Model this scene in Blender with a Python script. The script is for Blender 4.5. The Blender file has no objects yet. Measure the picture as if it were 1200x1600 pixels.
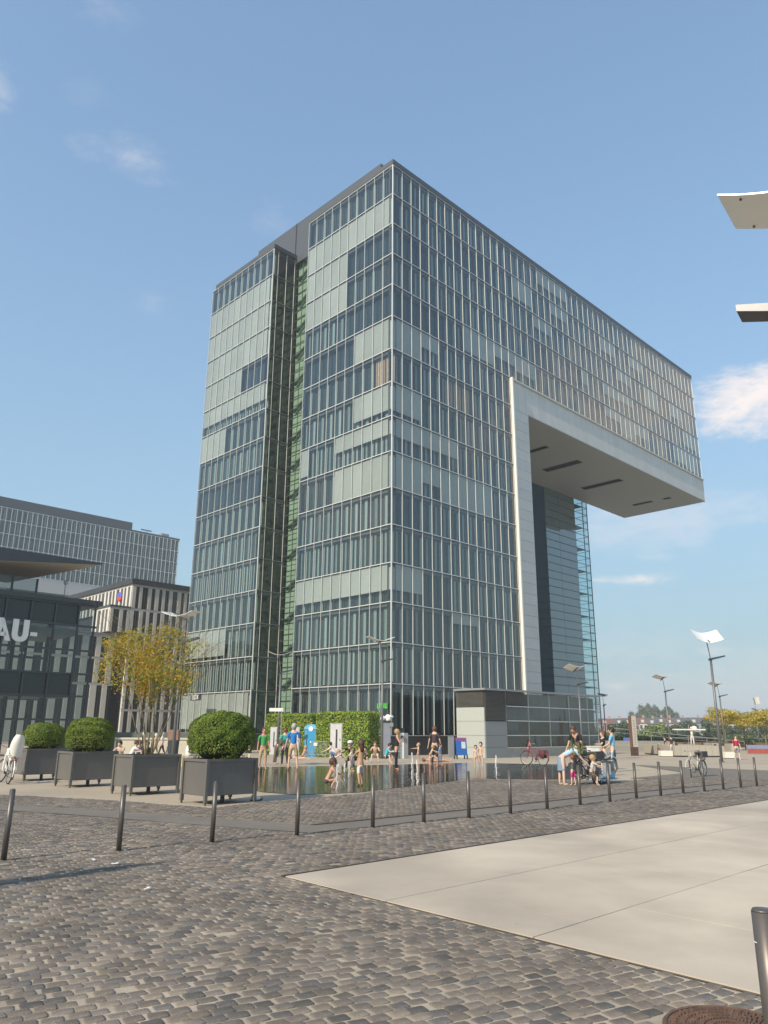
import bpy, bmesh, math, random
import numpy as np
from mathutils import Vector, Matrix
random.seed(7); RNG = np.random.default_rng(7)
R = math.radians; PI = math.pi
scn = bpy.context.scene; COL = scn.collection

# ------------------------------------------------------------------ camera, sky, sun, exposure
CF, CP, CR, CH = 1188.727, R(15.9465), R(0.3714), 1.65
cd = bpy.data.cameras.new('camera'); cam = bpy.data.objects.new('camera', cd); COL.objects.link(cam); scn.camera = cam
cd.sensor_fit = 'VERTICAL'; cd.sensor_height = 24; cd.lens = 24 * CF / 1600; cd.clip_start = .05; cd.clip_end = 6000
cam.matrix_world = Matrix.Translation((0, 0, CH)) @ Matrix.Rotation(PI/2 + CP, 4, 'X') @ Matrix.Rotation(CR, 4, 'Z')
SUN_ELEV, SUN_VEC = R(36), Vector((-.65, -.76, 0)).normalized()
w = bpy.data.worlds.new('World'); scn.world = w; w.use_nodes = True
sl = bpy.data.lights.new('sun', 'SUN'); so = bpy.data.objects.new('sun', sl); COL.objects.link(so)
sl.energy = 2.9; sl.angle = R(.55); sl.color = (1, .87, .69)
sv = Vector((SUN_VEC.x*math.cos(SUN_ELEV), SUN_VEC.y*math.cos(SUN_ELEV), math.sin(SUN_ELEV)))
so.rotation_euler = sv.to_track_quat('Z', 'Y').to_euler(); so.location = sv * 200
scn.view_settings.view_transform = 'Standard'; scn.view_settings.look = 'None'
scn.view_settings.exposure = 0.86; scn.view_settings.gamma = 1; scn.view_settings.use_curve_mapping = False
scn.render.engine = 'CYCLES'; scn.cycles.transparent_max_bounces = 24; scn.cycles.max_bounces = 8
scn.cycles.caustics_reflective = False; scn.cycles.caustics_refractive = False

def ray(px, py):                                    # direction of the sight line through a picture point
    c, s = math.cos(CR), math.sin(CR); px -= 600; py -= 800
    X = c*px + s*py; Y = -s*px + c*py
    return Vector((X/CF, math.cos(CP) + Y/CF*math.sin(CP), math.sin(CP) - Y/CF*math.cos(CP)))
def gz(y):                                          # the square falls gently towards the big building
    t = min(1, max(0, (y-42)/22)); return -.45*t*t*(3-2*t)
def G(px, py):
    d = ray(px, py); z = 0
    for i in range(25):
        P = Vector((0, 0, CH)) + d*((z-CH)/d.z); z = gz(P.y)
    return P
def at(px, py, Y):
    d = ray(px, py); return Vector((0, 0, CH)) + d*(Y/d.y)

def sky():
    nt = w.node_tree; nt.nodes.clear(); N = nt.nodes.new; L = nt.links.new
    st = N('ShaderNodeTexSky'); st.sky_type = 'NISHITA'; st.sun_disc = False; st.sun_elevation = SUN_ELEV
    st.sun_rotation = math.atan2(SUN_VEC.x, SUN_VEC.y); st.air_density = 1.0; st.dust_density = .9; st.ozone_density = 1.3; st.altitude = 50
    tc = N('ShaderNodeTexCoord')
    def val(op, a, b=None, c=None, clamp=False):
        m = N('ShaderNodeMath'); m.operation = op; m.use_clamp = clamp
        for i, q in enumerate((a, b, c)):
            if q is None: continue
            if isinstance(q, (int, float)): m.inputs[i].default_value = q
            else: L(q, m.inputs[i])
        return m.outputs[0]
    nrm = N('ShaderNodeVectorMath'); nrm.operation = 'NORMALIZE'; L(tc.outputs['Generated'], nrm.inputs[0])
    D = nrm.outputs[0]
    sc = N('ShaderNodeVectorMath'); sc.operation = 'MULTIPLY'; sc.inputs[1].default_value = (1, 1, 2.6); L(D, sc.inputs[0])
    def noise(scale, det=6, rough=.6):
        n = N('ShaderNodeTexNoise'); n.inputs['Scale'].default_value = scale; n.inputs['Detail'].default_value = det
        n.inputs['Roughness'].default_value = rough; n.inputs['Distortion'].default_value = .4; L(sc.outputs[0], n.inputs['Vector']); return n.outputs[0]
    n1 = noise(10, 9, .62); n2 = noise(30, 9, .7)
    puff = val('ADD', val('MULTIPLY', n1, .6), val('MULTIPLY', n2, .4))
    def spot(d, rh, rv, amp, lo):                  # a cloud centred on direction d, rh wide and rv tall (radians)
        d = d.normalized(); h = Vector((d.y, -d.x, 0)).normalized(); v = h.cross(d)
        def dot(vec):
            m = N('ShaderNodeVectorMath'); m.operation = 'DOT_PRODUCT'; L(D, m.inputs[0]); m.inputs[1].default_value = vec; return m.outputs['Value']
        a = val('DIVIDE', dot(h), rh); b = val('DIVIDE', dot(v), rv)
        e = val('SUBTRACT', 1, val('SQRT', val('ADD', val('MULTIPLY', a, a), val('MULTIPLY', b, b))))
        front = val('GREATER_THAN', dot(d), 0)
        f = val('MULTIPLY', val('ADD', e, val('MULTIPLY', val('SUBTRACT', puff, lo), 3.2)), front)
        m = N('ShaderNodeMapRange'); m.interpolation_type = 'SMOOTHSTEP'; m.inputs[1].default_value = .25; m.inputs[2].default_value = 1.35
        m.inputs[3].default_value = 0; m.inputs[4].default_value = amp; L(f, m.inputs[0])
        msk = val('MULTIPLY', val('ADD', e, .12), 3.2, clamp=True)
        return val('MULTIPLY', m.outputs[0], msk)
    S = [spot(ray(197, 242), .075, .036, .30, .49), spot(ray(175, 20), .07, .03, .16, .5), spot(ray(0, 130), .03, .05, .25, .48), spot(ray(430, 345), .06, .04, .12, .5),
         spot(ray(1185, 625), .09, .055, .95, .41), spot(ray(1000, 905), .07, .013, .85, .44), spot(ray(1020, 810), .20, .055, .30, .43),
         spot(ray(1110, 1020), .05, .014, .45, .48), spot(ray(965, 1072), .035, .010, .5, .48), spot(ray(1030, 870), .05, .012, .4, .48), spot(ray(130, 150), .05, .03, .1, .5),
         spot(ray(1200, 1100), .5, .12, .25, .44), spot(ray(238, 470), .03, .03, .10, .5)]
    d = ray(985, 660).normalized(); nv = Vector((.7021, -.7121, 0)); rf = d - nv*(2*d.dot(nv))
    S.append(spot(rf + Vector((0, 0, .02)), .26, .12, .95, .42)); S.append(spot(Vector((-1, -.1, .32)), .3, .12, .7, .44)); S.append(spot(Vector((.2, -1, .4)), .4, .16, .7, .44))
    S.append(spot(Vector((-.7, -1, .3)), .4, .12, .5, .44)); S.append(spot(Vector((1, -.6, .5)), .3, .14, .6, .44))
    tot = S[0]
    for s in S[1:]: tot = val('MAXIMUM', tot, s)
    mx = N('ShaderNodeMix'); mx.data_type = 'RGBA'; L(tot, mx.inputs['Factor'])
    sep = N('ShaderNodeMix'); sep.data_type = 'RGBA'
    rb = N('ShaderNodeRGBToBW'); L(st.outputs[0], rb.inputs[0]); lum = rb.outputs[0]
    k = val('DIVIDE', 1.5, val('ADD', 1.0, val('MULTIPLY', lum, .40)))     # the even, slightly hazy brightness of the afternoon sky
    vm = N('ShaderNodeVectorMath'); vm.operation = 'SCALE'; L(st.outputs[0], vm.inputs[0]); L(k, vm.inputs['Scale'])
    sz = N('ShaderNodeSeparateXYZ'); L(D, sz.inputs[0])
    hz = val('POWER', 2.718, val('MULTIPLY', val('MAXIMUM', sz.outputs[2], 0), -3.6))
    hm = N('ShaderNodeMix'); hm.data_type = 'RGBA'; L(val('MULTIPLY', hz, .88), hm.inputs['Factor']); L(vm.outputs[0], hm.inputs['A']); hm.inputs['B'].default_value = (1.72, 2.25, 2.62, 1)
    tn = N('ShaderNodeMix'); tn.data_type = 'RGBA'; tn.blend_type = 'MULTIPLY'; tn.inputs['Factor'].default_value = 1; L(hm.outputs['Result'], tn.inputs['A']); tn.inputs['B'].default_value = (.84, .99, .99, 1)
    L(tn.outputs['Result'], mx.inputs['A']); mx.inputs['B'].default_value = (3.9, 3.55, 3.4, 1)
    hs = N('ShaderNodeHueSaturation'); hs.inputs['Saturation'].default_value = .92; hs.inputs['Value'].default_value = 1.0
    L(mx.outputs['Result'], hs.inputs['Color'])
    bg = N('ShaderNodeBackground'); bg.inputs['Strength'].default_value = .15; L(hs.outputs[0], bg.inputs['Color'])
    out = N('ShaderNodeOutputWorld'); L(bg.outputs[0], out.inputs[0])
sky()

# ------------------------------------------------------------------ helpers
def srgb(r, g, b):
    f = lambda c: (c/255/12.92) if c/255 <= .04045 else ((c/255+.055)/1.055)**2.4
    return (f(r), f(g), f(b))
MATS = {}
def mat(name, col, rough=.7, metal=0, var=.12, scale=3.0, bump=0, bscale=30, spec=.5, rnd=0, det=4, coat=0, dirt=0, patch=0):
    if name in MATS: return MATS[name]
    m = bpy.data.materials.new(name); MATS[name] = m; m.use_nodes = True
    nt = m.node_tree; b = nt.nodes['Principled BSDF']; N = nt.nodes.new; L = nt.links.new
    b.inputs['Roughness'].default_value = rough; b.inputs['Metallic'].default_value = metal
    b.inputs['Specular IOR Level'].default_value = spec; b.inputs['Coat Weight'].default_value = coat
    tc = N('ShaderNodeTexCoord')
    n = N('ShaderNodeTexNoise'); n.inputs['Scale'].default_value = scale; n.inputs['Detail'].default_value = det; n.inputs['Roughness'].default_value = .6
    L(tc.outputs['Object'], n.inputs['Vector'])
    fac = n.outputs[0]
    hs = N('ShaderNodeHueSaturation'); hs.inputs['Color'].default_value = (*col, 1)
    mr = N('ShaderNodeMapRange'); mr.inputs[1].default_value = .25; mr.inputs[2].default_value = .75; mr.inputs[3].default_value = 1-var; mr.inputs[4].default_value = 1+var
    L(fac, mr.inputs[0]); src = mr.outputs[0]
    if rnd:
        oi = N('ShaderNodeObjectInfo'); ge = N('ShaderNodeNewGeometry'); ad = N('ShaderNodeMath'); L(oi.outputs['Random'], ad.inputs[0]); L(ge.outputs['Random Per Island'], ad.inputs[1])
        fr = N('ShaderNodeMath'); fr.operation = 'FRACT'; L(ad.outputs[0], fr.inputs[0])
        m2 = N('ShaderNodeMapRange'); m2.inputs[3].default_value = 1-rnd; m2.inputs[4].default_value = 1+rnd; L(fr.outputs[0], m2.inputs[0])
        mu = N('ShaderNodeMath'); mu.operation = 'MULTIPLY'; L(src, mu.inputs[0]); L(m2.outputs[0], mu.inputs[1]); src = mu.outputs[0]
    if patch:                                        # broad worn and dusty areas that run across neighbouring pieces
        gp_ = N('ShaderNodeNewGeometry'); np_ = N('ShaderNodeTexNoise'); np_.inputs['Scale'].default_value = .55; np_.inputs['Detail'].default_value = 6; np_.inputs['Distortion'].default_value = .8; L(gp_.outputs['Position'], np_.inputs['Vector'])
        m4 = N('ShaderNodeMapRange'); m4.inputs[1].default_value = .35; m4.inputs[2].default_value = .65; m4.inputs[3].default_value = 1-patch; m4.inputs[4].default_value = 1+patch; L(np_.outputs[0], m4.inputs[0])
        mu4 = N('ShaderNodeMath'); mu4.operation = 'MULTIPLY'; L(src, mu4.inputs[0]); L(m4.outputs[0], mu4.inputs[1]); src = mu4.outputs[0]
        vo = N('ShaderNodeTexVoronoi'); vo.inputs['Scale'].default_value = 2.2; L(gp_.outputs['Position'], vo.inputs['Vector'])
        m5 = N('ShaderNodeMapRange'); m5.inputs[1].default_value = .02; m5.inputs[2].default_value = .045; m5.inputs[3].default_value = .72; m5.inputs[4].default_value = 1; L(vo.outputs['Distance'], m5.inputs[0])
        mu5 = N('ShaderNodeMath'); mu5.operation = 'MULTIPLY'; L(src, mu5.inputs[0]); L(m5.outputs[0], mu5.inputs[1]); src = mu5.outputs[0]
    L(src, hs.inputs['Value']); L(hs.outputs[0], b.inputs['Base Color'])
    if dirt:
        n3 = N('ShaderNodeTexNoise'); n3.inputs['Scale'].default_value = scale*.35; n3.inputs['Detail'].default_value = 8; L(tc.outputs['Object'], n3.inputs['Vector'])
        cr = N('ShaderNodeMapRange'); cr.inputs[1].default_value = .47; cr.inputs[2].default_value = .8; cr.inputs[3].default_value = 0; cr.inputs[4].default_value = dirt; L(n3.outputs[0], cr.inputs[0])
        mm = N('ShaderNodeMix'); mm.data_type = 'RGBA'; L(cr.outputs[0], mm.inputs['Factor']); L(hs.outputs[0], mm.inputs['A']); mm.inputs['B'].default_value = (.10, .085, .07, 1); L(mm.outputs['Result'], b.inputs['Base Color'])
    if bump:
        n2 = N('ShaderNodeTexNoise'); n2.inputs['Scale'].default_value = bscale; n2.inputs['Detail'].default_value = 5; L(tc.outputs['Object'], n2.inputs['Vector'])
        bp = N('ShaderNodeBump'); bp.inputs['Strength'].default_value = bump; bp.inputs['Distance'].default_value = .02; L(n2.outputs[0], bp.inputs['Height']); L(bp.outputs[0], b.inputs['Normal'])
    return m
def glass(name, tint, refl=1.0, ior=1.55, wave=.012, wscale=.7, rough=0.0, opaque=None, rc=(1, 1, 1)):
    if name in MATS: return MATS[name]
    m = bpy.data.materials.new(name); MATS[name] = m; m.use_nodes = True
    nt = m.node_tree; nt.nodes.clear(); N = nt.nodes.new; L = nt.links.new
    out = N('ShaderNodeOutputMaterial'); mix = N('ShaderNodeMixShader'); fr = N('ShaderNodeFresnel'); fr.inputs[0].default_value = ior
    if opaque is None:
        tr = N('ShaderNodeBsdfTransparent'); tr.inputs[0].default_value = (*tint, 1)
    else:
        tr = N('ShaderNodeBsdfDiffuse'); tr.inputs[0].default_value = (*opaque, 1)
    gl = N('ShaderNodeBsdfGlossy'); gl.inputs['Roughness'].default_value = rough; gl.inputs['Color'].default_value = (*rc, 1)
    mu = N('ShaderNodeMath'); mu.operation = 'MULTIPLY'; mu.inputs[1].default_value = refl; mu.use_clamp = True; L(fr.outputs[0], mu.inputs[0])
    gb = N('ShaderNodeNewGeometry'); bk = N('ShaderNodeMapRange'); L(gb.outputs['Backfacing'], bk.inputs[0])
    if opaque is None: bk.inputs[3].default_value = refl; bk.inputs[4].default_value = 0; L(bk.outputs[0], mu.inputs[1])
    else: bk.inputs[3].default_value = ior; bk.inputs[4].default_value = 1/ior; L(bk.outputs[0], fr.inputs[0])
    tc = N('ShaderNodeTexCoord'); n = N('ShaderNodeTexNoise'); n.inputs['Scale'].default_value = wscale; n.inputs['Detail'].default_value = 2
    ge = N('ShaderNodeNewGeometry'); L(ge.outputs['Position'], n.inputs['Vector'])
    bp = N('ShaderNodeBump'); bp.inputs['Strength'].default_value = 1; bp.inputs['Distance'].default_value = wave; L(n.outputs[0], bp.inputs['Height'])
    oi = N('ShaderNodeObjectInfo'); cx = N('ShaderNodeCombineXYZ'); L(oi.outputs['Random'], cx.inputs[0]); L(ge.outputs['Random Per Island'], cx.inputs[1])
    wn = N('ShaderNodeTexWhiteNoise'); L(cx.outputs[0], wn.inputs['Vector']); v1 = N('ShaderNodeVectorMath'); v1.operation = 'SUBTRACT'; v1.inputs[1].default_value = (.5, .5, .5); L(wn.outputs['Color'], v1.inputs[0])
    v2 = N('ShaderNodeVectorMath'); v2.operation = 'SCALE'; v2.inputs['Scale'].default_value = .035; L(v1.outputs[0], v2.inputs[0])   # no two panes hang quite alike
    v3 = N('ShaderNodeVectorMath'); v3.operation = 'ADD'; L(bp.outputs[0], v3.inputs[0]); L(v2.outputs[0], v3.inputs[1]); L(v3.outputs[0], gl.inputs['Normal'])
    L(mu.outputs[0], mix.inputs[0]); L(tr.outputs[0], mix.inputs[1]); L(gl.outputs[0], mix.inputs[2]); L(mix.outputs[0], out.inputs[0])
    return m

class MB:
    def __init__(s): s.v = []; s.f = []; s.m = []; s.extra = []
    def add(s, v, f, mi=0, M=None):
        o = len(s.v); s.v += [tuple(M @ Vector(p)) for p in v] if M is not None else [tuple(p) for p in v]
        s.f += [tuple(i+o for i in q) for q in f]; s.m += [mi]*len(f); return s
    def box(s, x0, x1, y0, y1, z0, z1, mi=0, M=None):
        v = [(x0,y0,z0),(x1,y0,z0),(x1,y1,z0),(x0,y1,z0),(x0,y0,z1),(x1,y0,z1),(x1,y1,z1),(x0,y1,z1)]
        return s.add(v, [(3,2,1,0),(4,5,6,7),(0,1,5,4),(1,2,6,5),(2,3,7,6),(3,0,4,7)], mi, M)
    def quad(s, a, b, c, d, mi=0, M=None): return s.add([a, b, c, d], [(0,1,2,3)], mi, M)
    def prism(s, poly, z0, z1, mi=0, M=None):
        n = len(poly); a = sum(poly[i][0]*poly[(i+1)%n][1]-poly[(i+1)%n][0]*poly[i][1] for i in range(n))
        if a < 0: poly = poly[::-1]
        v = [(p[0], p[1], z0) for p in poly]+[(p[0], p[1], z1) for p in poly]
        return s.add(v, [tuple(range(n-1, -1, -1)), tuple(range(n, 2*n))]+[(i, (i+1)%n, n+(i+1)%n, n+i) for i in range(n)], mi, M)
    def tube(s, a, b, r0, r1=None, n=8, mi=0, M=None):
        r1 = r0 if r1 is None else r1; a = Vector(a); b = Vector(b); d = (b-a)
        if d.length < 1e-6: return s
        q = d.normalized().to_track_quat('Z', 'Y'); v = []
        for p, r in ((a, r0), (b, r1)):
            for i in range(n): v.append(tuple(p + q @ Vector((r*math.cos(2*PI*i/n), r*math.sin(2*PI*i/n), 0))))
        return s.add(v, [(i, (i+1)%n, n+(i+1)%n, n+i) for i in range(n)]+[tuple(range(n-1, -1, -1)), tuple(range(n, 2*n))], mi, M)
    def path(s, pts, r, n=6, mi=0, M=None):
        for a, b in zip(pts, pts[1:]): s.tube(a, b, r, r, n, mi, M)
        return s
    def ring(s, c, rad, r, axis='y', n=24, k=5, mi=0, M=None, a0=0, a1=2*PI):
        full = abs(a1-a0-2*PI) < 1e-6; cnt = n if full else n+1; v = []
        for i in range(cnt):
            a = a0+(a1-a0)*i/n
            for j in range(k):
                b = 2*PI*j/k; rr = rad+r*math.cos(b); h = r*math.sin(b)
                p = (rr*math.cos(a), h, rr*math.sin(a)) if axis == 'y' else (rr*math.cos(a), rr*math.sin(a), h)
                v.append((c[0]+p[0], c[1]+p[1], c[2]+p[2]))
        f = []
        for i in range(n):
            i2 = (i+1) % cnt
            for j in range(k): f.append((i*k+j, i*k+(j+1)%k, i2*k+(j+1)%k, i2*k+j))
        return s.add(v, f, mi, M)
    def ball(s, c, rx, ry, rz, nu=10, nv=7, mi=0, M=None):
        v = [(c[0], c[1], c[2]-rz)]
        for j in range(1, nv):
            t = -PI/2+PI*j/nv
            for i in range(nu): a = 2*PI*i/nu; v.append((c[0]+rx*math.cos(t)*math.cos(a), c[1]+ry*math.cos(t)*math.sin(a), c[2]+rz*math.sin(t)))
        v.append((c[0], c[1], c[2]+rz)); f = [(0, 1+(i+1)%nu, 1+i) for i in range(nu)]
        for j in range(nv-2):
            for i in range(nu): a = 1+j*nu+i; b = 1+j*nu+(i+1)%nu; f.append((a, b, b+nu, a+nu))
        t = len(v)-1; f += [(1+(nv-2)*nu+i, 1+(nv-2)*nu+(i+1)%nu, t) for i in range(nu)]
        return s.add(v, f, mi, M)
    def mesh(s, name, mats, smooth=False):
        me = bpy.data.meshes.new(name); me.from_pydata(s.v, [], s.f)
        for m in (mats if isinstance(mats, (list, tuple)) else [mats]): me.materials.append(m)
        if any(s.m): me.polygons.foreach_set('material_index', s.m)
        if smooth: me.polygons.foreach_set('use_smooth', [True]*len(s.f))
        me.update(); return me
    def obj(s, name, mats, parent=None, smooth=False, loc=None, rz=0, **k):
        return inst(name, s.mesh(name, mats, smooth), parent, loc, rz, **k)
def inst(name, me, parent=None, loc=None, rz=0, **k):
    o = bpy.data.objects.new(name, me); COL.objects.link(o)
    if parent is not None: o.parent = parent
    if loc is not None: o.location = loc
    if rz: o.rotation_euler = (0, 0, rz)
    for a, b in k.items(): o[a] = b
    return o
def thing(name, label, cat, loc=(0, 0, 0), rz=0, group=None):
    o = bpy.data.objects.new(name, None); COL.objects.link(o); o.location = loc; o.rotation_euler = (0, 0, rz); o['label'] = label; o['category'] = cat
    if group: o['group'] = group
    return o
def tag(o, label=None, cat=None, group=None, kind=None):
    for k, q in (('label', label), ('category', cat), ('group', group), ('kind', kind)):
        if q: o[k] = q
    return o
def rawmesh(name, V, F, mats, loops=3):              # numpy arrays -> mesh, F is (n, loops)
    me = bpy.data.meshes.new(name); V = np.asarray(V, np.float32); F = np.asarray(F, np.int32)
    me.vertices.add(len(V)); me.vertices.foreach_set('co', V.ravel())
    me.loops.add(F.size); me.loops.foreach_set('vertex_index', F.ravel())
    me.polygons.add(len(F)); me.polygons.foreach_set('loop_start', np.arange(0, F.size, loops, dtype=np.int32))
    me.polygons.foreach_set('loop_total', np.full(len(F), loops, np.int32))
    for m in (mats if isinstance(mats, (list, tuple)) else [mats]): me.materials.append(m)
    me.update(); me.validate(); return me
def copy_tree(o, parent=None):
    c = o.copy(); COL.objects.link(c)
    if parent is not None: c.parent = parent
    for ch in list(o.children): copy_tree(ch, c)
    return c
def sheet(name, poly, z, m, kind='structure', thick=0, parent=None, bottom=None):
    bm = bmesh.new(); vs = [bm.verts.new((p[0], p[1], 0)) for p in poly]; f = bm.faces.new(vs)
    if f.normal.z < 0 or sum(poly[i][0]*poly[(i+1)%len(poly)][1]-poly[(i+1)%len(poly)][0]*poly[i][1] for i in range(len(poly))) < 0: bmesh.ops.reverse_faces(bm, faces=[f])
    for y in range(42, 66, 2):
        bmesh.ops.bisect_plane(bm, geom=bm.verts[:]+bm.edges[:]+bm.faces[:], plane_co=(0, y, 0), plane_no=(0, 1, 0))
    if thick:
        r = bmesh.ops.extrude_face_region(bm, geom=bm.faces[:]); top = [v for v in r['geom'] if isinstance(v, bmesh.types.BMVert)]
        ts = set(top)
        for v in bm.verts: v.co.z = gz(v.co.y)+(z if v in ts else z-thick)
        bmesh.ops.recalc_face_normals(bm, faces=bm.faces[:])
    else:
        for v in bm.verts: v.co.z = gz(v.co.y)+z
    me = bpy.data.meshes.new(name); bm.to_mesh(me); bm.free(); me.materials.append(m)
    o = inst(name, me, parent)
    if kind: o['kind'] = kind
    return o
# the grid everything on the square follows: E1 along the long front of the big building, E2 at right angles to it
E1 = Vector((.7121, .7021, 0)); E2 = Vector((-.7021, .7121, 0)); GA = math.atan2(.7021, .7121)
B0 = Vector((.69, 65.75, 0)); BAY = 1.35; FH = 3.493; ZT = 57.775
def gw(u, v, z=0, o=B0): return o + E1*u + E2*v + Vector((0, 0, z))
def project(P):
    P = Vector(P)-Vector((0, 0, CH)); fw = Vector((0, math.cos(CP), math.sin(CP))); up = Vector((0, -math.sin(CP), math.cos(CP)))
    Z = P.dot(fw); X = CF*P.x/Z; Y = -CF*P.dot(up)/Z; c, s = math.cos(CR), math.sin(CR)
    return 600+c*X-s*Y, 800+s*X+c*Y
def hit(px, o, d, py=1140):                                   # where the upright plane through picture column px meets the ground line o + t*d
    r = ray(px, py); return (o.x*r.y-o.y*r.x)/(d.y*r.x-d.x*r.y)

# ------------------------------------------------------------------ materials
M_conc = mat('pale_concrete', (.51, .44, .35), .8, var=.17, scale=.5, bump=.12, bscale=45, dirt=.5, det=10, rnd=.05, patch=.09)
M_plaza = mat('sandy_paving', (.42, .355, .27), .85, var=.1, scale=.5, bump=.08, bscale=40, dirt=.3, det=8)
M_strip = mat('smooth_grey_strip', (.175, .152, .128), .8, var=.14, scale=1.2, bump=.1, bscale=60, det=8)
M_joint = mat('sandy_joint', (.36, .31, .24), .95, var=.25, scale=2.5, bump=.3, bscale=90, det=8, patch=.15)
M_stone = mat('basalt_sett', (.170, .146, .124), .8, spec=.3, var=.28, scale=9, bump=.35, bscale=70, rnd=.22, det=6, patch=.14)
M_stone_b = mat('brown_sett', (.205, .172, .138), .8, spec=.3, var=.25, scale=9, bump=.35, bscale=70, rnd=.22, det=6, patch=.14)
M_stone_c = mat('blue_sett', (.125, .115, .105), .75, spec=.3, var=.25, scale=9, bump=.35, bscale=70, rnd=.22, det=6, patch=.14)
M_alu = mat('pale_aluminium', (.74, .74, .70), .42, .35, var=.03)
M_alud = mat('grey_aluminium', (.30, .31, .32), .45, .3, var=.04)
M_dark = mat('dark_metal', (.045, .05, .058), .45, .3, var=.06)
M_roof = mat('anthracite_cladding', (.085, .095, .11), .5, .2, var=.05)
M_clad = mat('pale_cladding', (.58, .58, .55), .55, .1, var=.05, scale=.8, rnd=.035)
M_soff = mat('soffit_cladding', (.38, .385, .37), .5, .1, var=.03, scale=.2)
M_plinth = mat('dark_plinth', (.06, .062, .07), .5, var=.08)
M_glass = glass('facade_glass', (.905, .93, .925), 1.45, 1.62, .014, .7, rc=(.92, .96, .95))
M_inner = glass('inner_window_glass', None, .7, 1.5, .006, .5, opaque=(.045, .064, .069))
M_innerd = glass('dark_reflection_glass', None, .7, 1.5, .006, .5, opaque=(.030, .046, .054))  # darker colour stands in for dark reflections in some windows
M_vent = mat('pale_vent_panel', (.25, .32, .31), .5, var=.08, rnd=.3)
M_frame = mat('grey_window_frame', (.12, .14, .145), .5, .2, var=.05)
M_blind = mat('pale_roller_blind', (.42, .435, .41), .75, var=.10, scale=.5, rnd=.10)
M_curt = mat('beige_curtain', (.50, .37, .27), .8, var=.2, scale=4, rnd=.2)
M_white = mat('white_paint', (.78, .77, .73), .5, var=.03)
M_plant = mat('planter_steel', (.155, .148, .138), .5, .25, var=.1, scale=2, rnd=.05, dirt=.15)
M_bol = mat('bollard_steel', (.12, .108, .10), .42, .45, var=.12, scale=6, rnd=.06)
M_skin = mat('skin', (.52, .30, .20), .55, var=.05, spec=.3)
M_skinp = mat('pale_skin', (.66, .45, .34), .55, var=.05, spec=.3)
M_bark = mat('bark', (.16, .14, .085), .9, var=.3, scale=12, bump=.4)

# ------------------------------------------------------------------ ground
def blanket():
    ys = [-60, 42]+list(range(44, 66, 2))+[300, 3500]; xs = [-3000, -400, 400, 3000]; V = []; F = []
    for y in ys:
        for x in xs: V.append((x, y, gz(y)-.012 - (3.5 if y > 1000 else 0)))
    for i in range(len(ys)-1):
        for j in range(3): F.append((i*4+j, i*4+j+1, i*4+5+j, i*4+4+j))
    me = bpy.data.meshes.new('ground'); me.from_pydata(V, [], F); me.materials.append(mat('far_ground', (.27, .25, .20), .95, var=.2, scale=.05, bump=.1)); tag(inst('ground', me), kind='structure')
blanket()
sheet('plaza_paving', [(-70, -20), (90, -20), (90, 110), (-70, 110)], -.002, M_plaza)
# plaza slab joints, recessed lines read as dark seams
# the wet pool
POOL = [(-5.2, 25.2), (-3.2, 21.75), (-2.15, 20.95), (-.62, 21.9), (1.3, 25.0), (3.15, 28.3), (5.4, 28.0), (7.0, 28.2), (8.6, 32.5), (9.6, 40.2), (4.5, 41.6), (-1.1, 37.8), (-6.2, 35.3)]
def pool_mat():
    m = bpy.data.materials.new('still_water'); m.use_nodes = True; nt = m.node_tree; nt.nodes.clear(); N = nt.nodes.new; L = nt.links.new
    out = N('ShaderNodeOutputMaterial'); mix = N('ShaderNodeMixShader'); fr = N('ShaderNodeFresnel'); fr.inputs[0].default_value = 1.33
    di = N('ShaderNodeBsdfDiffuse'); di.inputs[0].default_value = (.075, .068, .055, 1); gl = N('ShaderNodeBsdfGlossy'); gl.inputs['Roughness'].default_value = .015
    ge = N('ShaderNodeNewGeometry'); mp = N('ShaderNodeMapping'); mp.inputs['Scale'].default_value = (1.2, 5, 1); L(ge.outputs['Position'], mp.inputs[0])
    n = N('ShaderNodeTexNoise'); n.inputs['Scale'].default_value = 1.6; n.inputs['Detail'].default_value = 3; L(mp.outputs[0], n.inputs['Vector'])
    n2 = N('ShaderNodeTexNoise'); n2.inputs['Scale'].default_value = .35; L(ge.outputs['Position'], n2.inputs['Vector'])
    a = N('ShaderNodeMath'); a.operation = 'MULTIPLY'; L(n.outputs[0], a.inputs[0]); L(n2.outputs[0], a.inputs[1])
    bp = N('ShaderNodeBump'); bp.inputs['Distance'].default_value = .012; bp.inputs['Strength'].default_value = .9; L(a.outputs[0], bp.inputs['Height']); L(bp.outputs[0], gl.inputs['Normal']); 
    L(fr.outputs[0], mix.inputs[0]); L(di.outputs[0], mix.inputs[1]); L(gl.outputs[0], mix.inputs[2]); L(mix.outputs[0], out.inputs[0]); return m
sheet('shallow_water', POOL, .010, pool_mat())
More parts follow.
